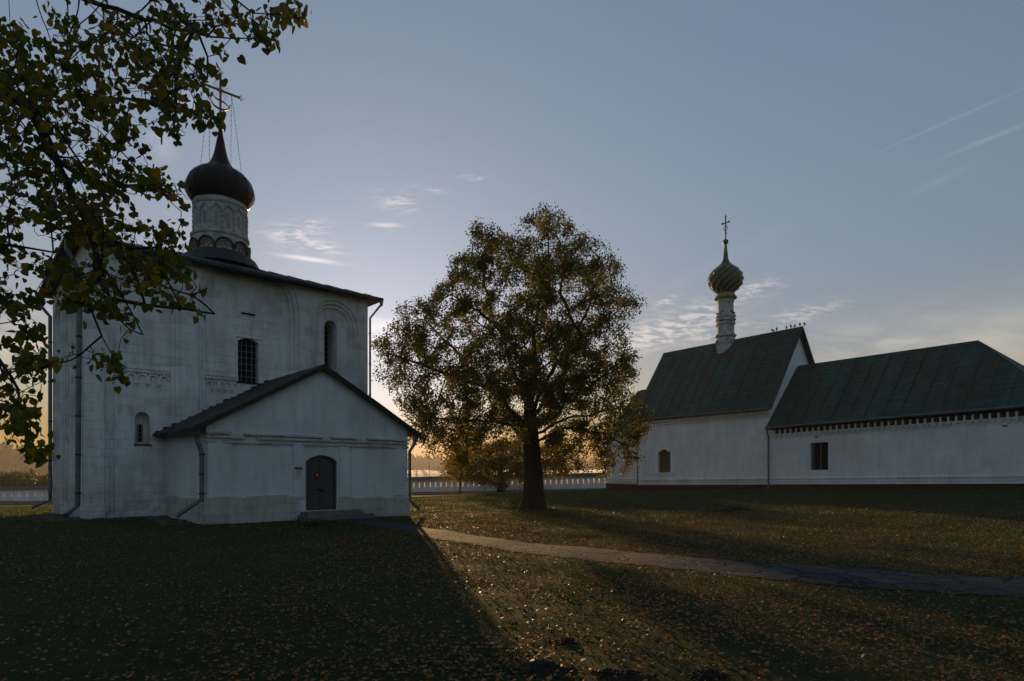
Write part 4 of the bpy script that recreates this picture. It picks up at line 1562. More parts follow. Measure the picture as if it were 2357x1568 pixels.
def make_bird(i, s, heading, up_):
    m = MB()
    hs = .82
    ca, sa = math.cos(heading), math.sin(heading)
    f = lambda a_, z_: (a_ * ca * (.55 if up_ else .8), a_ * sa * (.55 if up_ else .8), z_ * (1.1 if up_ else .9))
    m.tube([f(-.24, .06 - .02 * up_), f(-.16, .09), f(-.06, .13), f(.03, .19), f(.08, .25), f(.085, .30), f(.10, .345), f(.12, .37)],
           [.018, .035, .07, .085, .075, .042, .040, .02], 10)
    m.tube([f(.13, .345), f(.175, .335)], [.014, .003], 5)
    for sgn in (-1, 1):
        m.tube([(-.0 * ca - sgn * .03 * sa, -.0 * sa + sgn * .03 * ca, .13), (.01 * ca - sgn * .03 * sa, .01 * sa + sgn * .03 * ca, 0)], .009, 5)
    m.v = [(a_ * .8, b_ * .8, c_ * .8) for a_, b_, c_ in m.v]
    o = m.build('pigeon', M_bird, smooth=True)
    o.location = Ms @ Vector((s, AX, kz + .05))
    o['category'] = 'bird'
    o['group'] = 'pigeons sitting on the nave roof ridge'
    return o


bl = ['leftmost dark pigeon on the green roof ridge, head to the left', 'dark pigeon just right of the leftmost one on the roof ridge',
      'crouching pigeon with long tail, third from the left on the ridge', 'upright pigeon fourth from the left on the green ridge',
      'pigeon leaning right, third from the gable end of the ridge', 'pigeon second from the gable end of the green ridge',
      'rightmost pigeon perched at the very tip of the gable']
for i, xc in enumerate((552, 657, 905, 1020, 1115, 1250, 1372)):
    xs = 2200 + xc * 220 / 1916
    s = sfac(xs, 1000, AX)[0]
    o = make_bird(i, s, [2.6, .6, .9, 1.6, .5, 1.2, 1.7][i], i % 2)
    o['label'] = bl[i]

# ------------------------------------------------------------------ the wall round the churchyard
fence = empty('churchyard_wall', (0, 84, 0), 0, label='low white brick wall with a green cap and a row of small niches, behind the lawn', category='wall')
fz = lambda x: -.72 + .0232 * (x + 13.7)
mpW = lambda s, z, d: (s, d, fz(s) + z)
fw = MB()
hol = []
x = -80
while x < 45:
    x += (1.03 if x < -30 else .74) + random.uniform(-.05, .05)
    hw_ = .15 if x < -30 else .10
    hol.append((x - hw_, x + hw_, .60, (lambda s, c_=x, h_=hw_: 1.16 + .14 * (1 - abs(s - c_) / h_))))
# through holes: wall with front face, back face and reveals
wall_grid(fw, -82, 48, -.8, 1.62, hol, 0, .42, mpW)
wall_grid(fw, -82, 48, -.8, 1.62, hol, .42, .41, mpW)
mbox(fw, lambda s, z, d: (s, d, z + fz(s)), -82, 48, -.8, .52, -.12, 0.0)
fw.build('wall_face', M_fence, fence)
fc = MB()
for (x0, x1) in ((-82, -17), (-17, 48)):
    a, b = fz(x0), fz(x1)
    fc.add([(x0, -.35, 1.58 + a), (x1, -.35, 1.58 + b), (x1, .2, 2.02 + b), (x0, .2, 2.02 + a), (x0, .78, 1.58 + a), (x1, .78, 1.58 + b)],
           ((0, 1, 2, 3), (3, 2, 5, 4), (0, 4, 5, 1)))
fc.build('wall_cap', M_greencap, fence)

# guard rail and posts far behind the wall
gr = empty('guard_rail', (0, 150, 0), 0, label='thin pale rail running along just above the green wall cap, far behind it', category='railing')
m = MB()
for zz in (.15, .45):
    m.box(-34, 18, 0, .1, zz, zz + .12)
m.build('rail', M_whitesign, gr)
for k in range(14):
    m = MB()
    m.box(-34 + k * 4, -33.85 + k * 4, .1, .25, -3.2, .6)
    m.build('rail_post', M_whitesign, gr)
for (xd, y0_, h_, lab) in ((959, 1080, 1.2, 'short utility pole with a crossarm behind the wall, right of the porch'), (988, 1064, .6, 'thin bare mast behind the wall, right of the pole with a crossarm')):
    p = P(xd, 1094, 140)
    m = MB()
    zt = P(xd, y0_, 140).z
    m.tube([(0, 0, -6), (0, 0, zt - p.z)], .07, 6)
    if h_ > 1:
        m.tube([(-.8, 0, zt - p.z - .5), (.8, 0, zt - p.z - .5)], .05, 5)
        m.tube([(-.5, 0, zt - p.z - .9), (.5, 0, zt - p.z - .9)], .04, 5)
    o = m.build('utility_pole', M_iron, label=lab, category='pole')
    o.location = p


# ------------------------------------------------------------------ trees
def colonize(attr, seeds, parents, step, infl, kill, iters=140, grav=0.0):
    nodes = [np.array(s, float) for s in seeds]
    par = list(parents)
    A_ = attr.copy()
    N = np.array(nodes)
    dist = np.full(len(A_), 1e9)
    near = np.zeros(len(A_), int)
    for i in range(len(N)):
        d = np.linalg.norm(A_ - N[i], axis=1)
        m = d < dist
        dist[m], near[m] = d[m], i
    nodes = N.tolist()
    for it in range(iters):
        if len(A_) == 0:
            break
        act = dist < infl
        if not act.any():
            break
        idx = near[act]
        v = A_[act] - np.array(nodes)[idx]
        v /= np.linalg.norm(v, axis=1, keepdims=True) + 1e-9
        ac = {}
        uq, inv = np.unique(idx, return_inverse=True)
        acc = np.zeros((len(uq), 3))
        np.add.at(acc, inv, v)
        acc += rng.normal(0, .18, acc.shape)
        acc[:, 2] += grav
        acc /= np.linalg.norm(acc, axis=1, keepdims=True) + 1e-9
        new = np.array(nodes)[uq] + acc * step
        base = len(nodes)
        nodes += new.tolist()
        par += uq.tolist()
        # update the nearest table with chunks
        for c0 in range(0, len(new), 200):
            ch_ = new[c0:c0 + 200]
            d = np.linalg.norm(A_[:, None] - ch_[None], axis=2)
            j = d.argmin(1)
            dm_ = d[np.arange(len(A_)), j]
            m = dm_ < dist
            dist[m] = dm_[m]
            near[m] = base + c0 + j[m]
        keep = dist > kill
        A_, dist, near = A_[keep], dist[keep], near[keep]
    return np.array(nodes), np.array(par)


def radii(nodes, par, tip, ex):
    r = np.zeros(len(nodes))
    kids = np.zeros(len(nodes), int)
    for i, p in enumerate(par):
        if p >= 0:
            kids[p] += 1
    order = np.argsort(-depth_of(par))
    s = np.zeros(len(nodes))
    for i in order:
        r[i] = max(tip, s[i] ** (1 / ex))
        if par[i] >= 0:
            s[par[i]] += r[i] ** ex
    return r, kids


def depth_of(par):
    d = np.zeros(len(par), int)
    for i, p in enumerate(par):
        d[i] = d[p] + 1 if p >= 0 else 0
    # parents always come before children in our lists
    return d


def branch_mesh(name, nodes, par, r, mat, parent, origin, rfix=None):
    V, F = [], []
    base = 0
    for i, p in enumerate(par):
        if p < 0:
            continue
        a, b = nodes[p], nodes[i]
        ra, rb = min(r[p], r[i] * 1.35), r[i]
        if rfix is not None and rfix[p] > 0 and rfix[i] > 0:
            ra, rb = rfix[p], rfix[i]
        n_ = 10 if rb > .12 else (6 if rb > .03 else (4 if rb > .012 else 3))
        d = b - a
        L = np.linalg.norm(d)
        if L < 1e-6:
            continue
        d = d / L
        ref = np.array([0, 0, 1.]) if abs(d[2]) < .9 else np.array([1., 0, 0])
        s = np.cross(d, ref)
        s /= np.linalg.norm(s)
        t = np.cross(s, d)
        an_ = np.arange(n_) * 2 * PI / n_
        rg = np.cos(an_)[:, None] * s + np.sin(an_)[:, None] * t
        V.append(a - d * ra * .3 + rg * ra - origin)
        V.append(b + rg * rb - origin)
        for k in range(n_):
            k2 = (k + 1) % n_
            F.append((base + k, base + k2, base + n_ + k2, base + n_ + k))
        base += 2 * n_
    me = bpy.data.meshes.new(name)
    me.from_pydata(np.concatenate(V).tolist(), [], F)
    me.materials.append(mat)
    me.polygons.foreach_set('use_smooth', [True] * len(me.polygons))
    me.update()
    o = bpy.data.objects.new(name, me)
    COL.objects.link(o)
    o.parent = parent
    return o


def leaf_polys(centers, size, shape, droop=0.5, flat=False):
    """shape (k,2) outline in leaf plane (x width, y length from stalk); returns verts (n*k,3)"""
    n_ = len(centers)
    k = len(shape)
    # length axis: random with downward droop
    L = rng.normal(0, 1, (n_, 3))
    if flat:
        L[:, 2] *= .18
    else:
        L[:, 2] -= droop * 2
    L /= np.linalg.norm(L, axis=1, keepdims=True)
    Nn = rng.normal(0, 1, (n_, 3))
    if flat:
        Nn = np.stack([rng.normal(0, .35, n_), rng.normal(0, .35, n_), np.ones(n_)], 1)
    Wd = np.cross(Nn, L)
    Wd /= np.linalg.norm(Wd, axis=1, keepdims=True) + 1e-9
    Nn = np.cross(L, Wd)
    sh = np.asarray(shape)
    sz = size[:, None, None] if np.ndim(size) else size
    bend = rng.uniform(-.35, .35, (n_, 1, 1)) if not flat else rng.uniform(-.1, .7, (n_, 1, 1))
    v = centers[:, None, :] + (sh[None, :, 0:1] * Wd[:, None, :] + sh[None, :, 1:2] * L[:, None, :] + (np.abs(sh[None, :, 0:1]) * bend) * Nn[:, None, :]) * sz
    return v.reshape(-1, 3)


HEART = [(0, 0), (.28, -.10), (.50, .12), (.50, .45), (.30, .78), (0, 1.12), (-.30, .78), (-.50, .45), (-.50, .12), (-.28, -.10)]
HEX = [(0, 0), (.42, .10), (.46, .5), (0, 1.05), (-.46, .5), (-.42, .10)]
KITE = [(0, 0), (.48, .38), (0, 1.0), (-.48, .38)]


def blob_points(blobs, n_, depth_fn):
    w = np.array([b[2] ** 2 for b in blobs], float)
    w /= w.sum()
    ix = rng.choice(len(blobs), n_, p=w)
    th = rng.uniform(0, 2 * PI, n_)
    rr_ = np.sqrt(rng.uniform(0, 1, n_))
    B = np.array(blobs, float)
    x = B[ix, 0] + B[ix, 2] * rr_ * np.cos(th)
    y = B[ix, 1] + B[ix, 2] * rr_ * np.sin(th) * .92
    d = depth_fn(x, y, n_)
    return np.stack([(x - CX) / FPX * d, d, EYE + (HY - y) / FPX * d], 1)


def polyline_nodes(pts, step):
    out = []
    for a, b in zip(pts, pts[1:]):
        a, b = np.array(a), np.array(b)
        m = max(1, int(np.linalg.norm(b - a) / step))
        for k in range(m):
            out.append(a + (b - a) * k / m)
    out.append(np.array(pts[-1]))
    return out


def skeleton(trunk, limbs, step):
    """trunk: list of points; limbs: (height index fraction, list of points)"""
    nodes = polyline_nodes(trunk, step)
    par = [-1] + list(range(len(nodes) - 1))
    nt = len(nodes)
    for pts in limbs:
        p0 = np.array(pts[0])
        j = int(np.argmin([np.linalg.norm(q_ - p0) for q_ in nodes]))
        seg = polyline_nodes([nodes[j]] + [np.array(q_) for q_ in pts], step)[1:]
        for q_ in seg:
            w_ = q_ + rng.normal(0, step * .16, 3)
            nodes.append(w_)
            par.append(j)
            j = len(nodes) - 1
    return nodes, par, nt


# ---- the linden in the middle
TD = 32.3
PT = lambda x, y, dd=0.0: tuple(P(x, y, TD + dd))
tb = Vector((ray(1228, TD), TD, H(ray(1228, TD), TD)))
linden = empty('linden_tree', tb, 0, label='big autumn linden with a broad leafy crown standing on the lawn between the churches', category='tree')
trunk = [(tb.x, tb.y, tb.z - .2), PT(1228, 1110), PT(1224, 1040), PT(1220, 985), PT(1218, 930, .2), PT(1232, 860, .1), PT(1228, 780, -.2), PT(1240, 700, 0), PT(1262, 620, .2), PT(1262, 540, .1)]
limbs = [
    [PT(1215, 1010), PT(1180, 950, -1), PT(1130, 890, -1.6), PT(1050, 868, -2), PT(1000, 850, -2.4), PT(945, 830, -2.2), PT(895, 815, -2)],
    [PT(1222, 1000), PT(1165, 930, 1.2), PT(1100, 880, 2.4), PT(1040, 800, 3), PT(980, 740, 3)],
    [PT(1220, 960), PT(1180, 850, .2), PT(1140, 740, .4), PT(1110, 640, .5), PT(1120, 560, .5)],
    [PT(1225, 960), PT(1200, 840, -1.5), PT(1160, 760, -2.6), PT(1100, 720, -3.4), PT(1040, 680, -3.4)],
    [PT(1228, 950), PT(1270, 850, 1.4), PT(1330, 760, 2.6), PT(1370, 660, 3), PT(1390, 610, 3)],
    [PT(1230, 960), PT(1290, 860, -1.5), PT(1330, 770, -2.4), PT(1290, 680, -2.6), PT(1300, 600, -2.5)],
    [PT(1230, 990), PT(1300, 930, -1.5), PT(1370, 880, -2.6), PT(1430, 830, -2.8)],
    [PT(1232, 1000), PT(1310, 960, 1.5), PT(1390, 950, 2.6), PT(1445, 930, 2.6)],
    [PT(1234, 1020), PT(1300, 985, -1.0), PT(1370, 990, -1.6), PT(1430, 1020, -1.6)],
    [PT(1218, 1010), PT(1160, 975, .6), PT(1080, 970, 1.0), PT(1010, 960, 1.2)],
    [PT(1232, 860), PT(1340, 780, .2), PT(1420, 720, .3)],
]
nodes, par, nt = skeleton(trunk, limbs, .45)
blobs = [(1260, 562, 88), (1130, 585, 62), (1345, 600, 72), (1075, 610, 42), (1395, 640, 55), (1180, 680, 100), (1300, 700, 115), (1415, 715, 55), (1060, 680, 55), (1000, 715, 48),
         (945, 735, 40), (925, 780, 48), (885, 818, 26), (960, 820, 62), (1050, 800, 85), (1150, 820, 100), (1270, 830, 110), (1375, 820, 85), (1435, 850, 40), (925, 880, 38),
         (1000, 895, 62), (1100, 920, 85), (1220, 930, 90), (1340, 930, 90), (1430, 930, 50), (990, 970, 38), (1060, 985, 52), (1150, 990, 60), (1330, 1015, 62), (1415, 1010, 58),
         (1445, 1045, 42), (1395, 1068, 34), (1470, 985, 30), (1440, 1075, 24), (965, 950, 30), (1010, 1010, 34), (1080, 1030, 34), (1290, 1040, 30), (1350, 1070, 26), (880, 850, 24), (950, 915, 48), (1040, 960, 60), (975, 985, 42), (1000, 1035, 30), (1060, 1060, 26), (905, 870, 30), (870, 800, 18), (1480, 960, 22), (1250, 500, 34), (1110, 530, 30), (1455, 690, 26), (1190, 600, 40)]


def dep_main(x, y, n_):
    e2 = np.clip(1 - ((x - 1195) / 340) ** 2 - ((y - 800) / 360) ** 2 * .8, .05, 1)
    u_ = rng.uniform(-1, 1, n_)
    return TD + np.sign(u_) * np.abs(u_) ** .8 * np.sqrt(e2) * 6.3


attr = blob_points(blobs, 6200, dep_main)
nd, pr_ = colonize(attr, nodes, par, .33, 3.2, .38, 100, grav=.05)
r, kids = radii(nd, pr_, .008, 2.12)
rfix = np.zeros(len(nd))
tz = np.array([q_[2] for q_ in nodes[:nt]])
for i in range(nt):
    zrel = tz[i] - tb.z
    rfix[i] = max(r[i], np.interp(zrel, [-.2, .3, 1.0, 2.5, 4.2, 6, 9, 13], [.98, .74, .60, .52, .46, .22, .12, .05]))
branch_mesh('trunk', nd, pr_, r, M_bark, linden, np.array(tb), rfix * .92)
ok = np.where((r < .024) & (nd[:, 2] > tb.z + 1.0))[0]
print('linden nodes', len(nd), 'leaf nodes', len(ok))
NL = 150000
_q = nd[ok]
_cw = np.exp(.8 * (np.sin(_q[:, 0] * 1.9 + 1.1 * np.sin(_q[:, 2] * 1.3)) * np.sin(_q[:, 2] * 2.1 + _q[:, 1] * .9) + .8 * np.sin(_q[:, 0] * 4.3 + _q[:, 1] * 2.2) * np.sin(_q[:, 2] * 4.9)))
_cw *= rng.exponential(1, len(ok)) + .15
_cw *= np.where(_q[:, 0] > tb.x + 3.2, .8, 1.0) * (1 + .7 * np.exp(-((_q[:, 0] - tb.x) ** 2 / 9 + (_q[:, 2] - 7.5) ** 2 / 9)))
cid = rng.choice(ok, NL, p=_cw / _cw.sum())
# thinner foliage on the right rim, denser low on the left
cen = nd[cid] + rng.normal(0, .15, (NL, 3)) + np.array([0, 0, -.05])
tint = np.clip(rng.normal(.38, .2, NL) + (np.sin(cen[:, 0] * 1.3) * np.cos(cen[:, 2] * 1.1 + cen[:, 1])) * .15 + np.clip((5 - cen[:, 2]) * .05, 0, .25), 0, 1)
npmesh('crown', leaf_polys(cen, rng.uniform(.058, .108, NL), HEX, .35) - np.array(tb), NL, 6, M_leaf_main, linden, tint)
# suckers at the foot
m_c = np.array([tb.x - 1.0, tb.y - .3, tb.z + .25]) + rng.normal(0, 1, (260, 3)) * np.array([.3, .25, .18])
bsh = empty('basal_shoots', (tb.x - 1.0, tb.y - .3, H(tb.x - 1, tb.y - .3)), 0, label='small tuft of leafy shoots at the foot of the big linden trunk', category='plant')
npmesh('leaves', leaf_polys(m_c, rng.uniform(.05, .09, 260), HEX, .1) - np.array(bsh.location), 260, 6, M_leaf_main, bsh, rng.uniform(0, .5, 260))
m = MB()
for k in range(10):
    a = random.uniform(0, 6.28)
    m.tube([(0, 0, -.05), (.25 * math.cos(a), .2 * math.sin(a), .35)], .008, 4)
m.build('stems', M_bark, bsh)


# ---- smaller trees behind
def small_tree(name, base_px, depth, blobs_, n_attr, n_leaf, label, mat, leafsz, trunk_r, step=.5, spread=3.5, top=None, seedpts=None):
    x0 = ray(base_px[0], depth)
    b0 = Vector((x0, depth, H(x0, depth)))
    t_ = empty(name, b0, 0, label=label, category='tree')
    topz = EYE + (HY - top) / FPX * depth
    tr_ = [(b0.x, b0.y, b0.z - .2), (b0.x + .1, b0.y, b0.z + (topz - b0.z) * .3), (b0.x - .1, b0.y, b0.z + (topz - b0.z) * .8)]
    nodes, par, nt = skeleton(tr_, [], step)
    dep = lambda x, y, n2: depth + rng.uniform(-1, 1, n2) * spread * np.sqrt(np.clip(1 - ((x - base_px[0]) / 160) ** 2, .1, 1))
    at_ = blob_points(blobs_, n_attr, dep)
    at_ = at_[at_[:, 2] > b0.z + .5]
    nd_, p_ = colonize(at_, nodes, par, step, 6, step * 1.3, 60)
    r_, k_ = radii(nd_, p_, .014, 2.3)
    rf_ = np.zeros(len(nd_))
    for i in range(nt):
        rf_[i] = max(r_[i], trunk_r * (1 - .8 * i / nt))
    branch_mesh('trunk', nd_, p_, r_, M_bark, t_, np.array(b0), rf_)
    ok_ = np.where(r_ < .05)[0]
    c_ = nd_[rng.choice(ok_, n_leaf)] + rng.normal(0, .3, (n_leaf, 3))
    c_ = c_[c_[:, 2] > b0.z + .3]
    npmesh('crown', leaf_polys(c_, rng.uniform(leafsz * .7, leafsz * 1.3, len(c_)), KITE, .3) - np.array(b0), len(c_), 4, mat, t_, np.clip(rng.normal(.5, .25, len(c_)), 0, 1))
    return t_


small_tree('golden_tree', (1152, 1128), 76, [(1150, 1060, 50), (1090, 1066, 40), (1210, 1066, 42), (1120, 1058, 40), (1190, 1058, 42), (1270, 1058, 38), (1060, 1064, 32), (1250, 1055, 36), (1060, 1090, 24), (1300, 1078, 18), (1150, 1088, 34), (1100, 1092, 28), (1215, 1090, 30)],
           1600, 24000, 'golden leaved tree with a low thick trunk behind the big linden', M_leaf_gold, .20, .55, top=1040)
small_tree('young_tree', (1058, 1133), 62, [(1050, 1060, 34), (1070, 1020, 40), (1035, 1085, 22), (1040, 1040, 30)],
           400, 3800, 'slim young tree with thin dark stem left of the golden tree, before the white wall', M_leaf_gold, .16, .10, top=980, spread=1.8)

# ---- overhanging branches of the near tree (its trunk stands left of the view)
NB = (-8.2, 3.2)
near = empty('near_linden_tree', (NB[0], NB[1], 0), 0, label='near tree whose dark leafy branches hang in from the upper left', category='tree')
G = lambda x, y, d=5.0: tuple(P(x, y, d))
trunk = [(NB[0], NB[1], -.3), (NB[0] + .1, NB[1], 2.0), (NB[0] + .2, NB[1] + .1, 4.0), (NB[0] + .3, NB[1] + .2, 6.2), (NB[0] + .6, NB[1] + .3, 8.0)]
limbs = [
    [(NB[0] + .2, NB[1] + .1, 4.6), G(-420, 20, 5), G(-120, 60, 5), G(40, 230, 5), G(120, 360, 5), G(170, 450, 5), G(205, 540, 5), G(235, 620, 4.9), G(250, 690, 4.8)],
    [(NB[0] + .2, NB[1] + .1, 5.6), G(-300, -140, 5.2), G(-40, -90, 5.3), G(120, -40, 5.4), G(240, 10, 5.3), G(400, 60, 5.2), G(520, 75, 5.1), G(600, 95, 5.1)],
    [(NB[0] + .2, NB[1] + .1, 6.2), G(-200, -300, 5), G(150, -220, 5), G(330, -60, 4.8), G(450, 70, 4.7), G(490, 180, 4.7)],
    [G(330, -60, 4.8), G(500, -10, 4.6), G(600, 15, 4.6), G(670, 30, 4.6)],
    [(NB[0] + .2, NB[1] + .1, 3.0), G(-400, 400, 4.6), G(-120, 560, 4.6), G(20, 560, 4.6), G(120, 580, 4.7)],
    [(NB[0] + .2, NB[1] + .1, 2.6), G(-300, 640, 4.4), G(-60, 760, 4.4), G(20, 850, 4.4), G(50, 960, 4.4), G(90, 1035, 4.4)],
    [G(120, 360, 5), G(230, 420, 5), G(330, 430, 5), G(420, 460, 5)],
    [G(205, 540, 5), G(290, 560, 5), G(370, 570, 5)],
    [G(250, 690, 4.8), G(330, 690, 4.8), G(420, 700, 4.8), G(500, 718, 4.8)],
    [G(235, 620, 4.9), G(200, 680, 4.9), G(225, 760, 4.9), G(262, 835, 4.9)],
    [G(235, 620, 4.9), G(300, 720, 4.8), G(340, 775, 4.8)],
    [G(450, 70, 4.7), G(400, 170, 4.7), G(430, 250, 4.7), G(485, 285, 4.7)],
]
nodes, par, nt = skeleton(trunk, limbs, .16)
nb = [(30, 90, 45), (55, 200, 60), (40, 330, 65), (110, 280, 60), (185, 330, 50), (150, 400, 60), (60, 440, 65), (230, 380, 48), (280, 425, 45), (330, 400, 42), (385, 435, 38), (425, 470, 26),
      (200, 130, 48), (300, 60, 42), (380, 40, 50), (340, 120, 48), (400, 130, 45), (300, 185, 34), (350, 200, 34), (440, 60, 42), (500, 50, 40), (555, 40, 30), (612, 22, 20), (660, 30, 20), (580, 98, 20), (630, 90, 24), (530, 128, 18),
      (430, 190, 34), (470, 165, 26), (390, 245, 36), (420, 295, 24), (360, 160, 30), (480, 285, 8), (250, 60, 40), (140, 60, 40), (180, 200, 46), (250, 250, 40), (290, 300, 34), (120, 150, 44),
      (30, 520, 48), (120, 500, 55), (200, 520, 50), (290, 520, 44), (370, 540, 38), (410, 570, 26), (435, 470, 20), (240, 460, 44),
      (60, 600, 42), (150, 640, 45), (220, 620, 42), (300, 600, 40), (340, 655, 36), (390, 640, 26), (280, 670, 34), (430, 700, 14), (455, 715, 10), (500, 718, 8), (370, 690, 16), (250, 700, 40), (330, 620, 50), (180, 700, 26), (400, 600, 36), (330, 680, 30), (420, 640, 20),
      (20, 680, 30), (60, 700, 26), (50, 765, 20), (100, 785, 26), (30, 835, 32), (85, 840, 28), (105, 870, 20), (25, 890, 28), (60, 930, 32), (85, 965, 20), (25, 1000, 30), (70, 1040, 28), (108, 1045, 20), (20, 955, 28), (120, 1055, 12),
      (265, 838, 22), (290, 860, 10), (235, 855, 12), (195, 775, 8), (215, 750, 8), (-60, 300, 80), (-60, 500, 80), (-60, 700, 60), (-50, 900, 50), (-50, 100, 80)]


def dep_near(x, y, n_):
    return rng.normal(5.0, .42, n_).clip(4.0, 6.4)


attr = blob_points(nb, 3400, dep_near)
nd, pr_ = colonize(attr, nodes, par, .10, 1.6, .115, 80, grav=-.05)
r, kids = radii(nd, pr_, .0030, 2.2)
r = np.minimum(r, .17)
rfix = np.zeros(len(nd))
for i in range(nt):
    rfix[i] = .33 * (1 - .55 * i / nt)
branch_mesh('trunk', nd, pr_, r, M_bark, near, np.array([NB[0], NB[1], 0.]), rfix)
ok = np.where(r < .0072)[0]
# keep the bare twigs bare
sxp = nd[:, 0] / nd[:, 1] * FPX + CX
syp = HY - (nd[:, 2] - EYE) / nd[:, 1] * FPX
bare = (sxp > 285) & (sxp < 420) & (syp > 705) & (syp < 820)
ok = np.array([i for i in ok if not bare[i]])
print('near nodes', len(nd), 'leaf nodes', len(ok))
NL = 6000
_cw = rng.exponential(1, len(ok)) ** 1.2 + .05
cid = rng.choice(ok, NL, p=_cw / _cw.sum())
cen = nd[cid] + rng.normal(0, .04, (NL, 3))
npmesh('crown', leaf_polys(cen, rng.uniform(.028, .066, NL), HEART, .75) - np.array([NB[0], NB[1], 0.]), NL, 10, M_leaf_near, near, np.clip(rng.normal(.38, .27, NL), 0, 1))

# ------------------------------------------------------------------ grass and leaf litter
hp = np.array([(gpt(*p).x, gpt(*p).y) for p in up])


def in_path(x, y, grow=0.0):
    ux_ = np.array([p.x for p in U]); uy_ = np.array([p.y for p in U])
    lx_ = np.array([p.x for p in Lw]); ly_ = np.array([p.y for p in Lw])
    yu = np.interp(x, ux_, uy_)
    yl = np.interp(x, lx_, ly_)
    return (x > ux_[0]) & (y < yu + grow) & (y > yl - grow)


Mi = Mw.inverted()


def in_church(x, y):
    lx = (x - CH.x) * u2.x + (y - CH.y) * u2.y
    ly = (x - CH.x) * v2.x + (y - CH.y) * v2.y
    return ((lx > -.1) & (lx < WCH + .1) & (ly > -.1) & (ly < DCH + 3)) | ((lx > PX0 - .2) & (lx < PX1 + .1) & (ly > PY - .15) & (ly <= 0)) | ((lx > sA - .3) & (lx < sB + .5) & (ly > PY - 1.2) & (ly < PY))


def scatter(n_, y0, y1, pw):
    """points in the visible wedge, density falling with distance"""
    t = rng.uniform(0, 1, n_)
    y = (y0 ** pw + t * (y1 ** pw - y0 ** pw)) ** (1 / pw)
    x = rng.uniform(-.95, .95, n_) * y
    return x, y


def grass():
    x, y = scatter(520000, 4.6, 60, .9)
    k = ~in_path(x, y, -.11) & ~in_church(x, y)
    x, y = x[k], y[k]
    clump = np.sin(x * 2.1 + np.sin(y * 1.7)) * np.sin(y * 2.6 + np.cos(x * 1.3))
    k = rng.uniform(0, 1, len(x)) < .55 + .45 * clump
    x, y = x[k], y[k]
    z = hz(x, y)
    n_ = len(x)
    h_ = rng.uniform(.020, .070, n_) * (1 + .3 * np.sin(x * .8) * np.sin(y * .7)) * (1 + np.clip(y - 12, 0, 30) * .02)
    w_ = rng.uniform(.0028, .0052, n_) * (1 + np.clip(y - 6, 0, 50) * .13)
    a = rng.uniform(0, 2 * PI, n_)
    lean = rng.normal(0, .5, (n_, 2)) * h_[:, None]
    v = np.zeros((n_, 3, 3))
    v[:, 0] = np.stack([x - np.cos(a) * w_, y - np.sin(a) * w_, z - .01], 1)
    v[:, 1] = np.stack([x + np.cos(a) * w_, y + np.sin(a) * w_, z - .01], 1)
    v[:, 2] = np.stack([x + lean[:, 0], y + lean[:, 1], z + h_], 1)
    print('blades', n_)
    npmesh('grass', v.reshape(-1, 3), n_, 3, M_grass, None, np.clip(rng.normal(.4, .25, n_) , 0, 1), kind='stuff', label='short lawn grass', category='grass')


grass()


def litter():
    x, y = scatter(330000, 4.6, 46, 1.30)
    dens = (.22 + .5 * np.clip((x + 5) / 5, 0, 1)) * np.clip((31 - y) / 7, .04, 1)
    dens += .6 * np.exp(-((x - 4) ** 2 / 90 + (y - 21) ** 2 / 70))
    dens *= .35 + .65 * np.clip(.5 + .9 * np.sin(x * .9 + 1.3 * np.sin(y * .6)) * np.sin(y * .8 + .7) + .4 * np.sin(x * 3.1) * np.sin(y * 2.7), 0, 1)
    dens *= np.where(x > 12, np.clip(1 - (x - 12) / 16, .2, 1), 1)
    k = (rng.uniform(0, 1, len(x)) < dens) & ~in_church(x, y)
    ip = in_path(x, y)
    k &= ~(ip & (rng.uniform(0, 1, len(x)) > .06))
    x, y = x[k], y[k]
    n_ = len(x)
    c_ = np.stack([x, y, hz(x, y) + rng.uniform(.016, .045, n_)], 1)
    sz = (.018 + .056 * rng.beta(1.3, 3.2, n_)) * (1 + np.clip(y - 14, 0, 30) * .012)
    print('litter', n_)
    npmesh('fallen_leaves', leaf_polys(c_, sz, HEX, flat=True), n_, 6, M_litter, None, np.clip(rng.beta(1.6, 2.2, n_), 0, 1), kind='stuff', label='fallen autumn leaves', category='leaves')


litter()

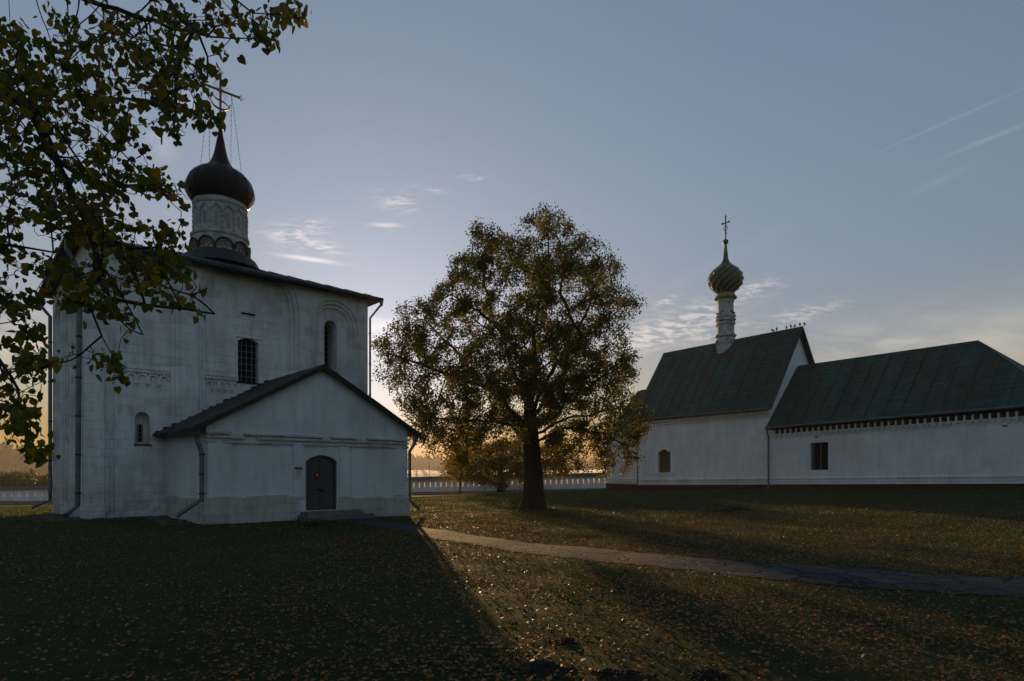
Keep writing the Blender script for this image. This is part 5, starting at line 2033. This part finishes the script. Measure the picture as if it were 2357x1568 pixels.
# molehills
mh = [((1250, 1545), .22, 'broad dark molehill in the shaded foreground, left of the others'), ((1398, 1556), .12, 'dark molehill at the bottom edge, second from the left'),
      ((1448, 1562), .15, 'dark molehill at the bottom edge, third from the left'), ((1632, 1557), .13, 'dark molehill at the bottom edge, farthest to the right'),
      ((1306, 1480), .09, 'small single molehill in the grass above the foreground ones'), ((1668, 1179), .30, 'left one of two small molehills beyond the path'),
      ((1700, 1175), .38, 'right one of two small molehills beyond the path')]
for (px, r_, lab) in mh:
    g_ = gpt(*px)
    m = MB()
    N_, Mk = 22, 8
    vs = [(0, 0, r_ * .42)]
    for i in range(1, Mk + 1):
        for k in range(N_):
            a = 2 * PI * k / N_
            rr_ = r_ * i / Mk * (1 + .3 * mnoise.noise(Vector((math.cos(a) * 1.5, math.sin(a) * 1.5, px[0]))))
            z_ = r_ * .42 * (math.cos(PI * min(1, i / Mk)) * .5 + .5) + .09 * r_ * mnoise.noise(Vector((rr_ * math.cos(a) * 22, rr_ * math.sin(a) * 22, px[1]))) * (2 if i < Mk else 0) - (.02 if i == Mk else 0)
            vs.append((rr_ * math.cos(a) * 1.4, rr_ * math.sin(a), z_))
    fs = [(0, 1 + k, 1 + (k + 1) % N_) for k in range(N_)]
    for i in range(Mk - 1):
        for k in range(N_):
            a, b = 1 + i * N_ + k, 1 + i * N_ + (k + 1) % N_
            fs.append((a, a + N_, b + N_, b))
    m.add(vs, fs)
    for k in range(60):
        a, q_ = random.uniform(0, 6.28), random.uniform(0, 1.15)
        m.ball((r_ * 1.4 * q_ * math.cos(a), r_ * q_ * math.sin(a), r_ * .40 * max(0, 1 - q_) + .008), random.uniform(.008, .024), 5, 3)
    o = m.build('molehill', M_soil, label=lab, category='molehill', group='dark molehills in the lawn')
    o.location = (g_.x, g_.y, H(g_.x, g_.y) + .005)

# rubble strip at the church foot
rb = MB()
random.seed(9)
for k in range(420):
    if k < 230:
        lx, ly = random.gauss(-.55, .35), random.uniform(-.5, 10)
    else:
        lx, ly = random.uniform(1.9, 3.0), random.uniform(-4.6, -.1)
        if k % 3 == 0:
            lx, ly = random.uniform(.5, 2.9), random.gauss(-.25, .15)
        lx = min(lx, 2.85)
    if -.05 < lx < WCH and ly > 0:
        lx = -.12
    p = Mw @ Vector((lx, ly, 0))
    r_ = random.uniform(.04, .13)
    a = random.uniform(0, 3)
    c_, s_ = math.cos(a), math.sin(a)
    z0_ = H(p.x, p.y)
    hx, hy, hh = r_ * random.uniform(.7, 1.4), r_, r_ * random.uniform(.25, .5)
    pts = [(hx, hy), (-hx, hy * random.uniform(.6, 1)), (-hx * random.uniform(.6, 1), -hy), (hx, -hy * random.uniform(.6, 1))]
    rb.hexa([(p.x + c_ * x - s_ * y, p.y + s_ * x + c_ * y, z0_ - .05) for x, y in pts], [(p.x + (c_ * x - s_ * y) * .8, p.y + (s_ * x + c_ * y) * .8, z0_ + hh) for x, y in pts])
rb.build('rubble', M_rubble, kind='stuff', label='broken stones along the foot of the church wall', category='rubble')
# weed tuft by the porch corner
wg = gpt(720, 1212)
wd = empty('weed', (wg.x, wg.y, H(wg.x, wg.y)), 0, label='dark leafy weed growing on the lawn below the porch wall', category='plant')
cc = rng.normal(0, 1, (300, 3)) * np.array([.28, .16, .10]) + np.array([0, 0, .12])
npmesh('leaves', leaf_polys(cc, rng.uniform(.04, .08, 300), HEX, .0), 300, 6, M_grass, wd, rng.uniform(0, .6, 300))


# ------------------------------------------------------------------ far woods, bushes, mist, haze
def far_trees(name, pts, mat, dens, **props):
    V, T = [], []
    for (x, y, z, h_, w_, con) in pts:
        m_ = dens
        t = rng.uniform(0, 1, m_) ** .8
        a = rng.uniform(0, 2 * PI, m_)
        if con:
            rr_ = w_ * .5 * (1 - t) * rng.uniform(.5, 1, m_)
        else:
            rr_ = w_ * .5 * np.sqrt(np.clip(1 - (2 * t - .95) ** 2, .02, 1)) * rng.uniform(.6, 1, m_)
        c_ = np.stack([x + rr_ * np.cos(a), y + rr_ * np.sin(a), z + h_ * t], 1)
        s_ = h_ * .085 * rng.uniform(.6, 1.5, m_)
        tri = rng.normal(0, 1, (m_, 3, 3)) * s_[:, None, None] + c_[:, None, :]
        V.append(tri.reshape(-1, 3))
        T.append(np.clip(rng.uniform(0, .35) + rng.normal(.3, .15, m_), 0, 1))
    V = np.concatenate(V)
    T = np.concatenate(T)
    return npmesh(name, V, len(T), 3, mat, None, T, **props)


fp = []
for k in range(900):
    xd = random.uniform(-60, 2400)
    dd = random.uniform(1085, 1160)
    if xd < 700:
        dd = random.uniform(560, 700) + max(0, xd) * .6
    x_ = ray(xd, dd)
    tgt = 33 if xd > 700 else np.interp(xd, [0, 130, 700], [58, 46, 34])
    h_ = (tgt * random.uniform(.72, 1.05)) / FPX * dd + EYE + 3.1
    fp.append((x_, dd, -3.2, h_, h_ * random.uniform(.3, .5), random.random() < .6))
far_trees('forest', fp, M_leaf_far, 110, kind='stuff', label='far hazy forest along the horizon', category='forest')
bp = []
for k in range(150):
    xd = random.uniform(-60, 420)
    dd = random.uniform(110, 210)
    top = EYE - (np.interp(xd, [0, 60, 130, 400], [2, 6, 16, 8]) + random.uniform(-4, 8)) / FPX * dd
    bp.append((ray(xd, dd), dd, -3.3, max(1.2, top + 3.3), random.uniform(3, 6), False))
far_trees('bushes', bp, M_leaf_bush, 260, kind='stuff', label='pale scrub beyond the wall at the left', category='bushes')
ms = NT('river_mist_air')
ms.t.nodes.remove(ms.b)
pv = ms.n('ShaderNodeVolumePrincipled')
pv.inputs['Color'].default_value = (1, .97, .93, 1)
pv.inputs['Density'].default_value = .014
pv.inputs['Anisotropy'].default_value = .55
ms.t.links.new(pv.outputs[0], ms.out.inputs['Volume'])
mm = MB()
# low lens of mist over the river: rounded long body
vs = []
NXm, NYm = 30, 6
for j in range(NYm + 1):
    for i in range(NXm + 1):
        x_ = -330 + 900 * i / NXm
        y_ = 760 + 260 * j / NYm
        e_ = math.sin(PI * i / NXm) ** .3 * math.sin(PI * j / NYm) ** .5
        vs.append((x_, y_, -2.9 + (9.2 + .9 * math.sin(i * 1.3) + .5 * math.sin(i * 2.9)) * e_))
off = len(vs)
vs += [(a, b, -2.95) for a, b, c_ in vs]
fs = []
for j in range(NYm):
    for i in range(NXm):
        a = j * (NXm + 1) + i
        fs.append((a, a + 1, a + NXm + 2, a + NXm + 1))
        fs.append((off + a, off + a + NXm + 1, off + a + NXm + 2, off + a + 1))
for i in range(NXm):
    for a in (i, NYm * (NXm + 1) + i):
        fs.append((a, a + 1, off + a + 1, off + a))
for j in range(NYm):
    for a in (j * (NXm + 1), j * (NXm + 1) + NXm):
        b = a + NXm + 1
        fs.append((a, b, off + b, off + a))
mm.add(vs, fs)
mm.build('river_mist', ms.m, kind='stuff', label='bright bank of mist over the river', category='mist')

hzm = NT('haze_air')
hzm.t.nodes.remove(hzm.b)
pv = hzm.n('ShaderNodeVolumePrincipled')
pv.inputs['Color'].default_value = (1, .93, .84, 1)
pv.inputs['Density'].default_value = .00030
pv.inputs['Anisotropy'].default_value = .35
hzm.t.links.new(pv.outputs[0], hzm.out.inputs['Volume'])
hb = MB()
hb.box(-1300, 1300, -200, 1300, -5.5, 48)
hb.build('haze', hzm.m, kind='stuff')
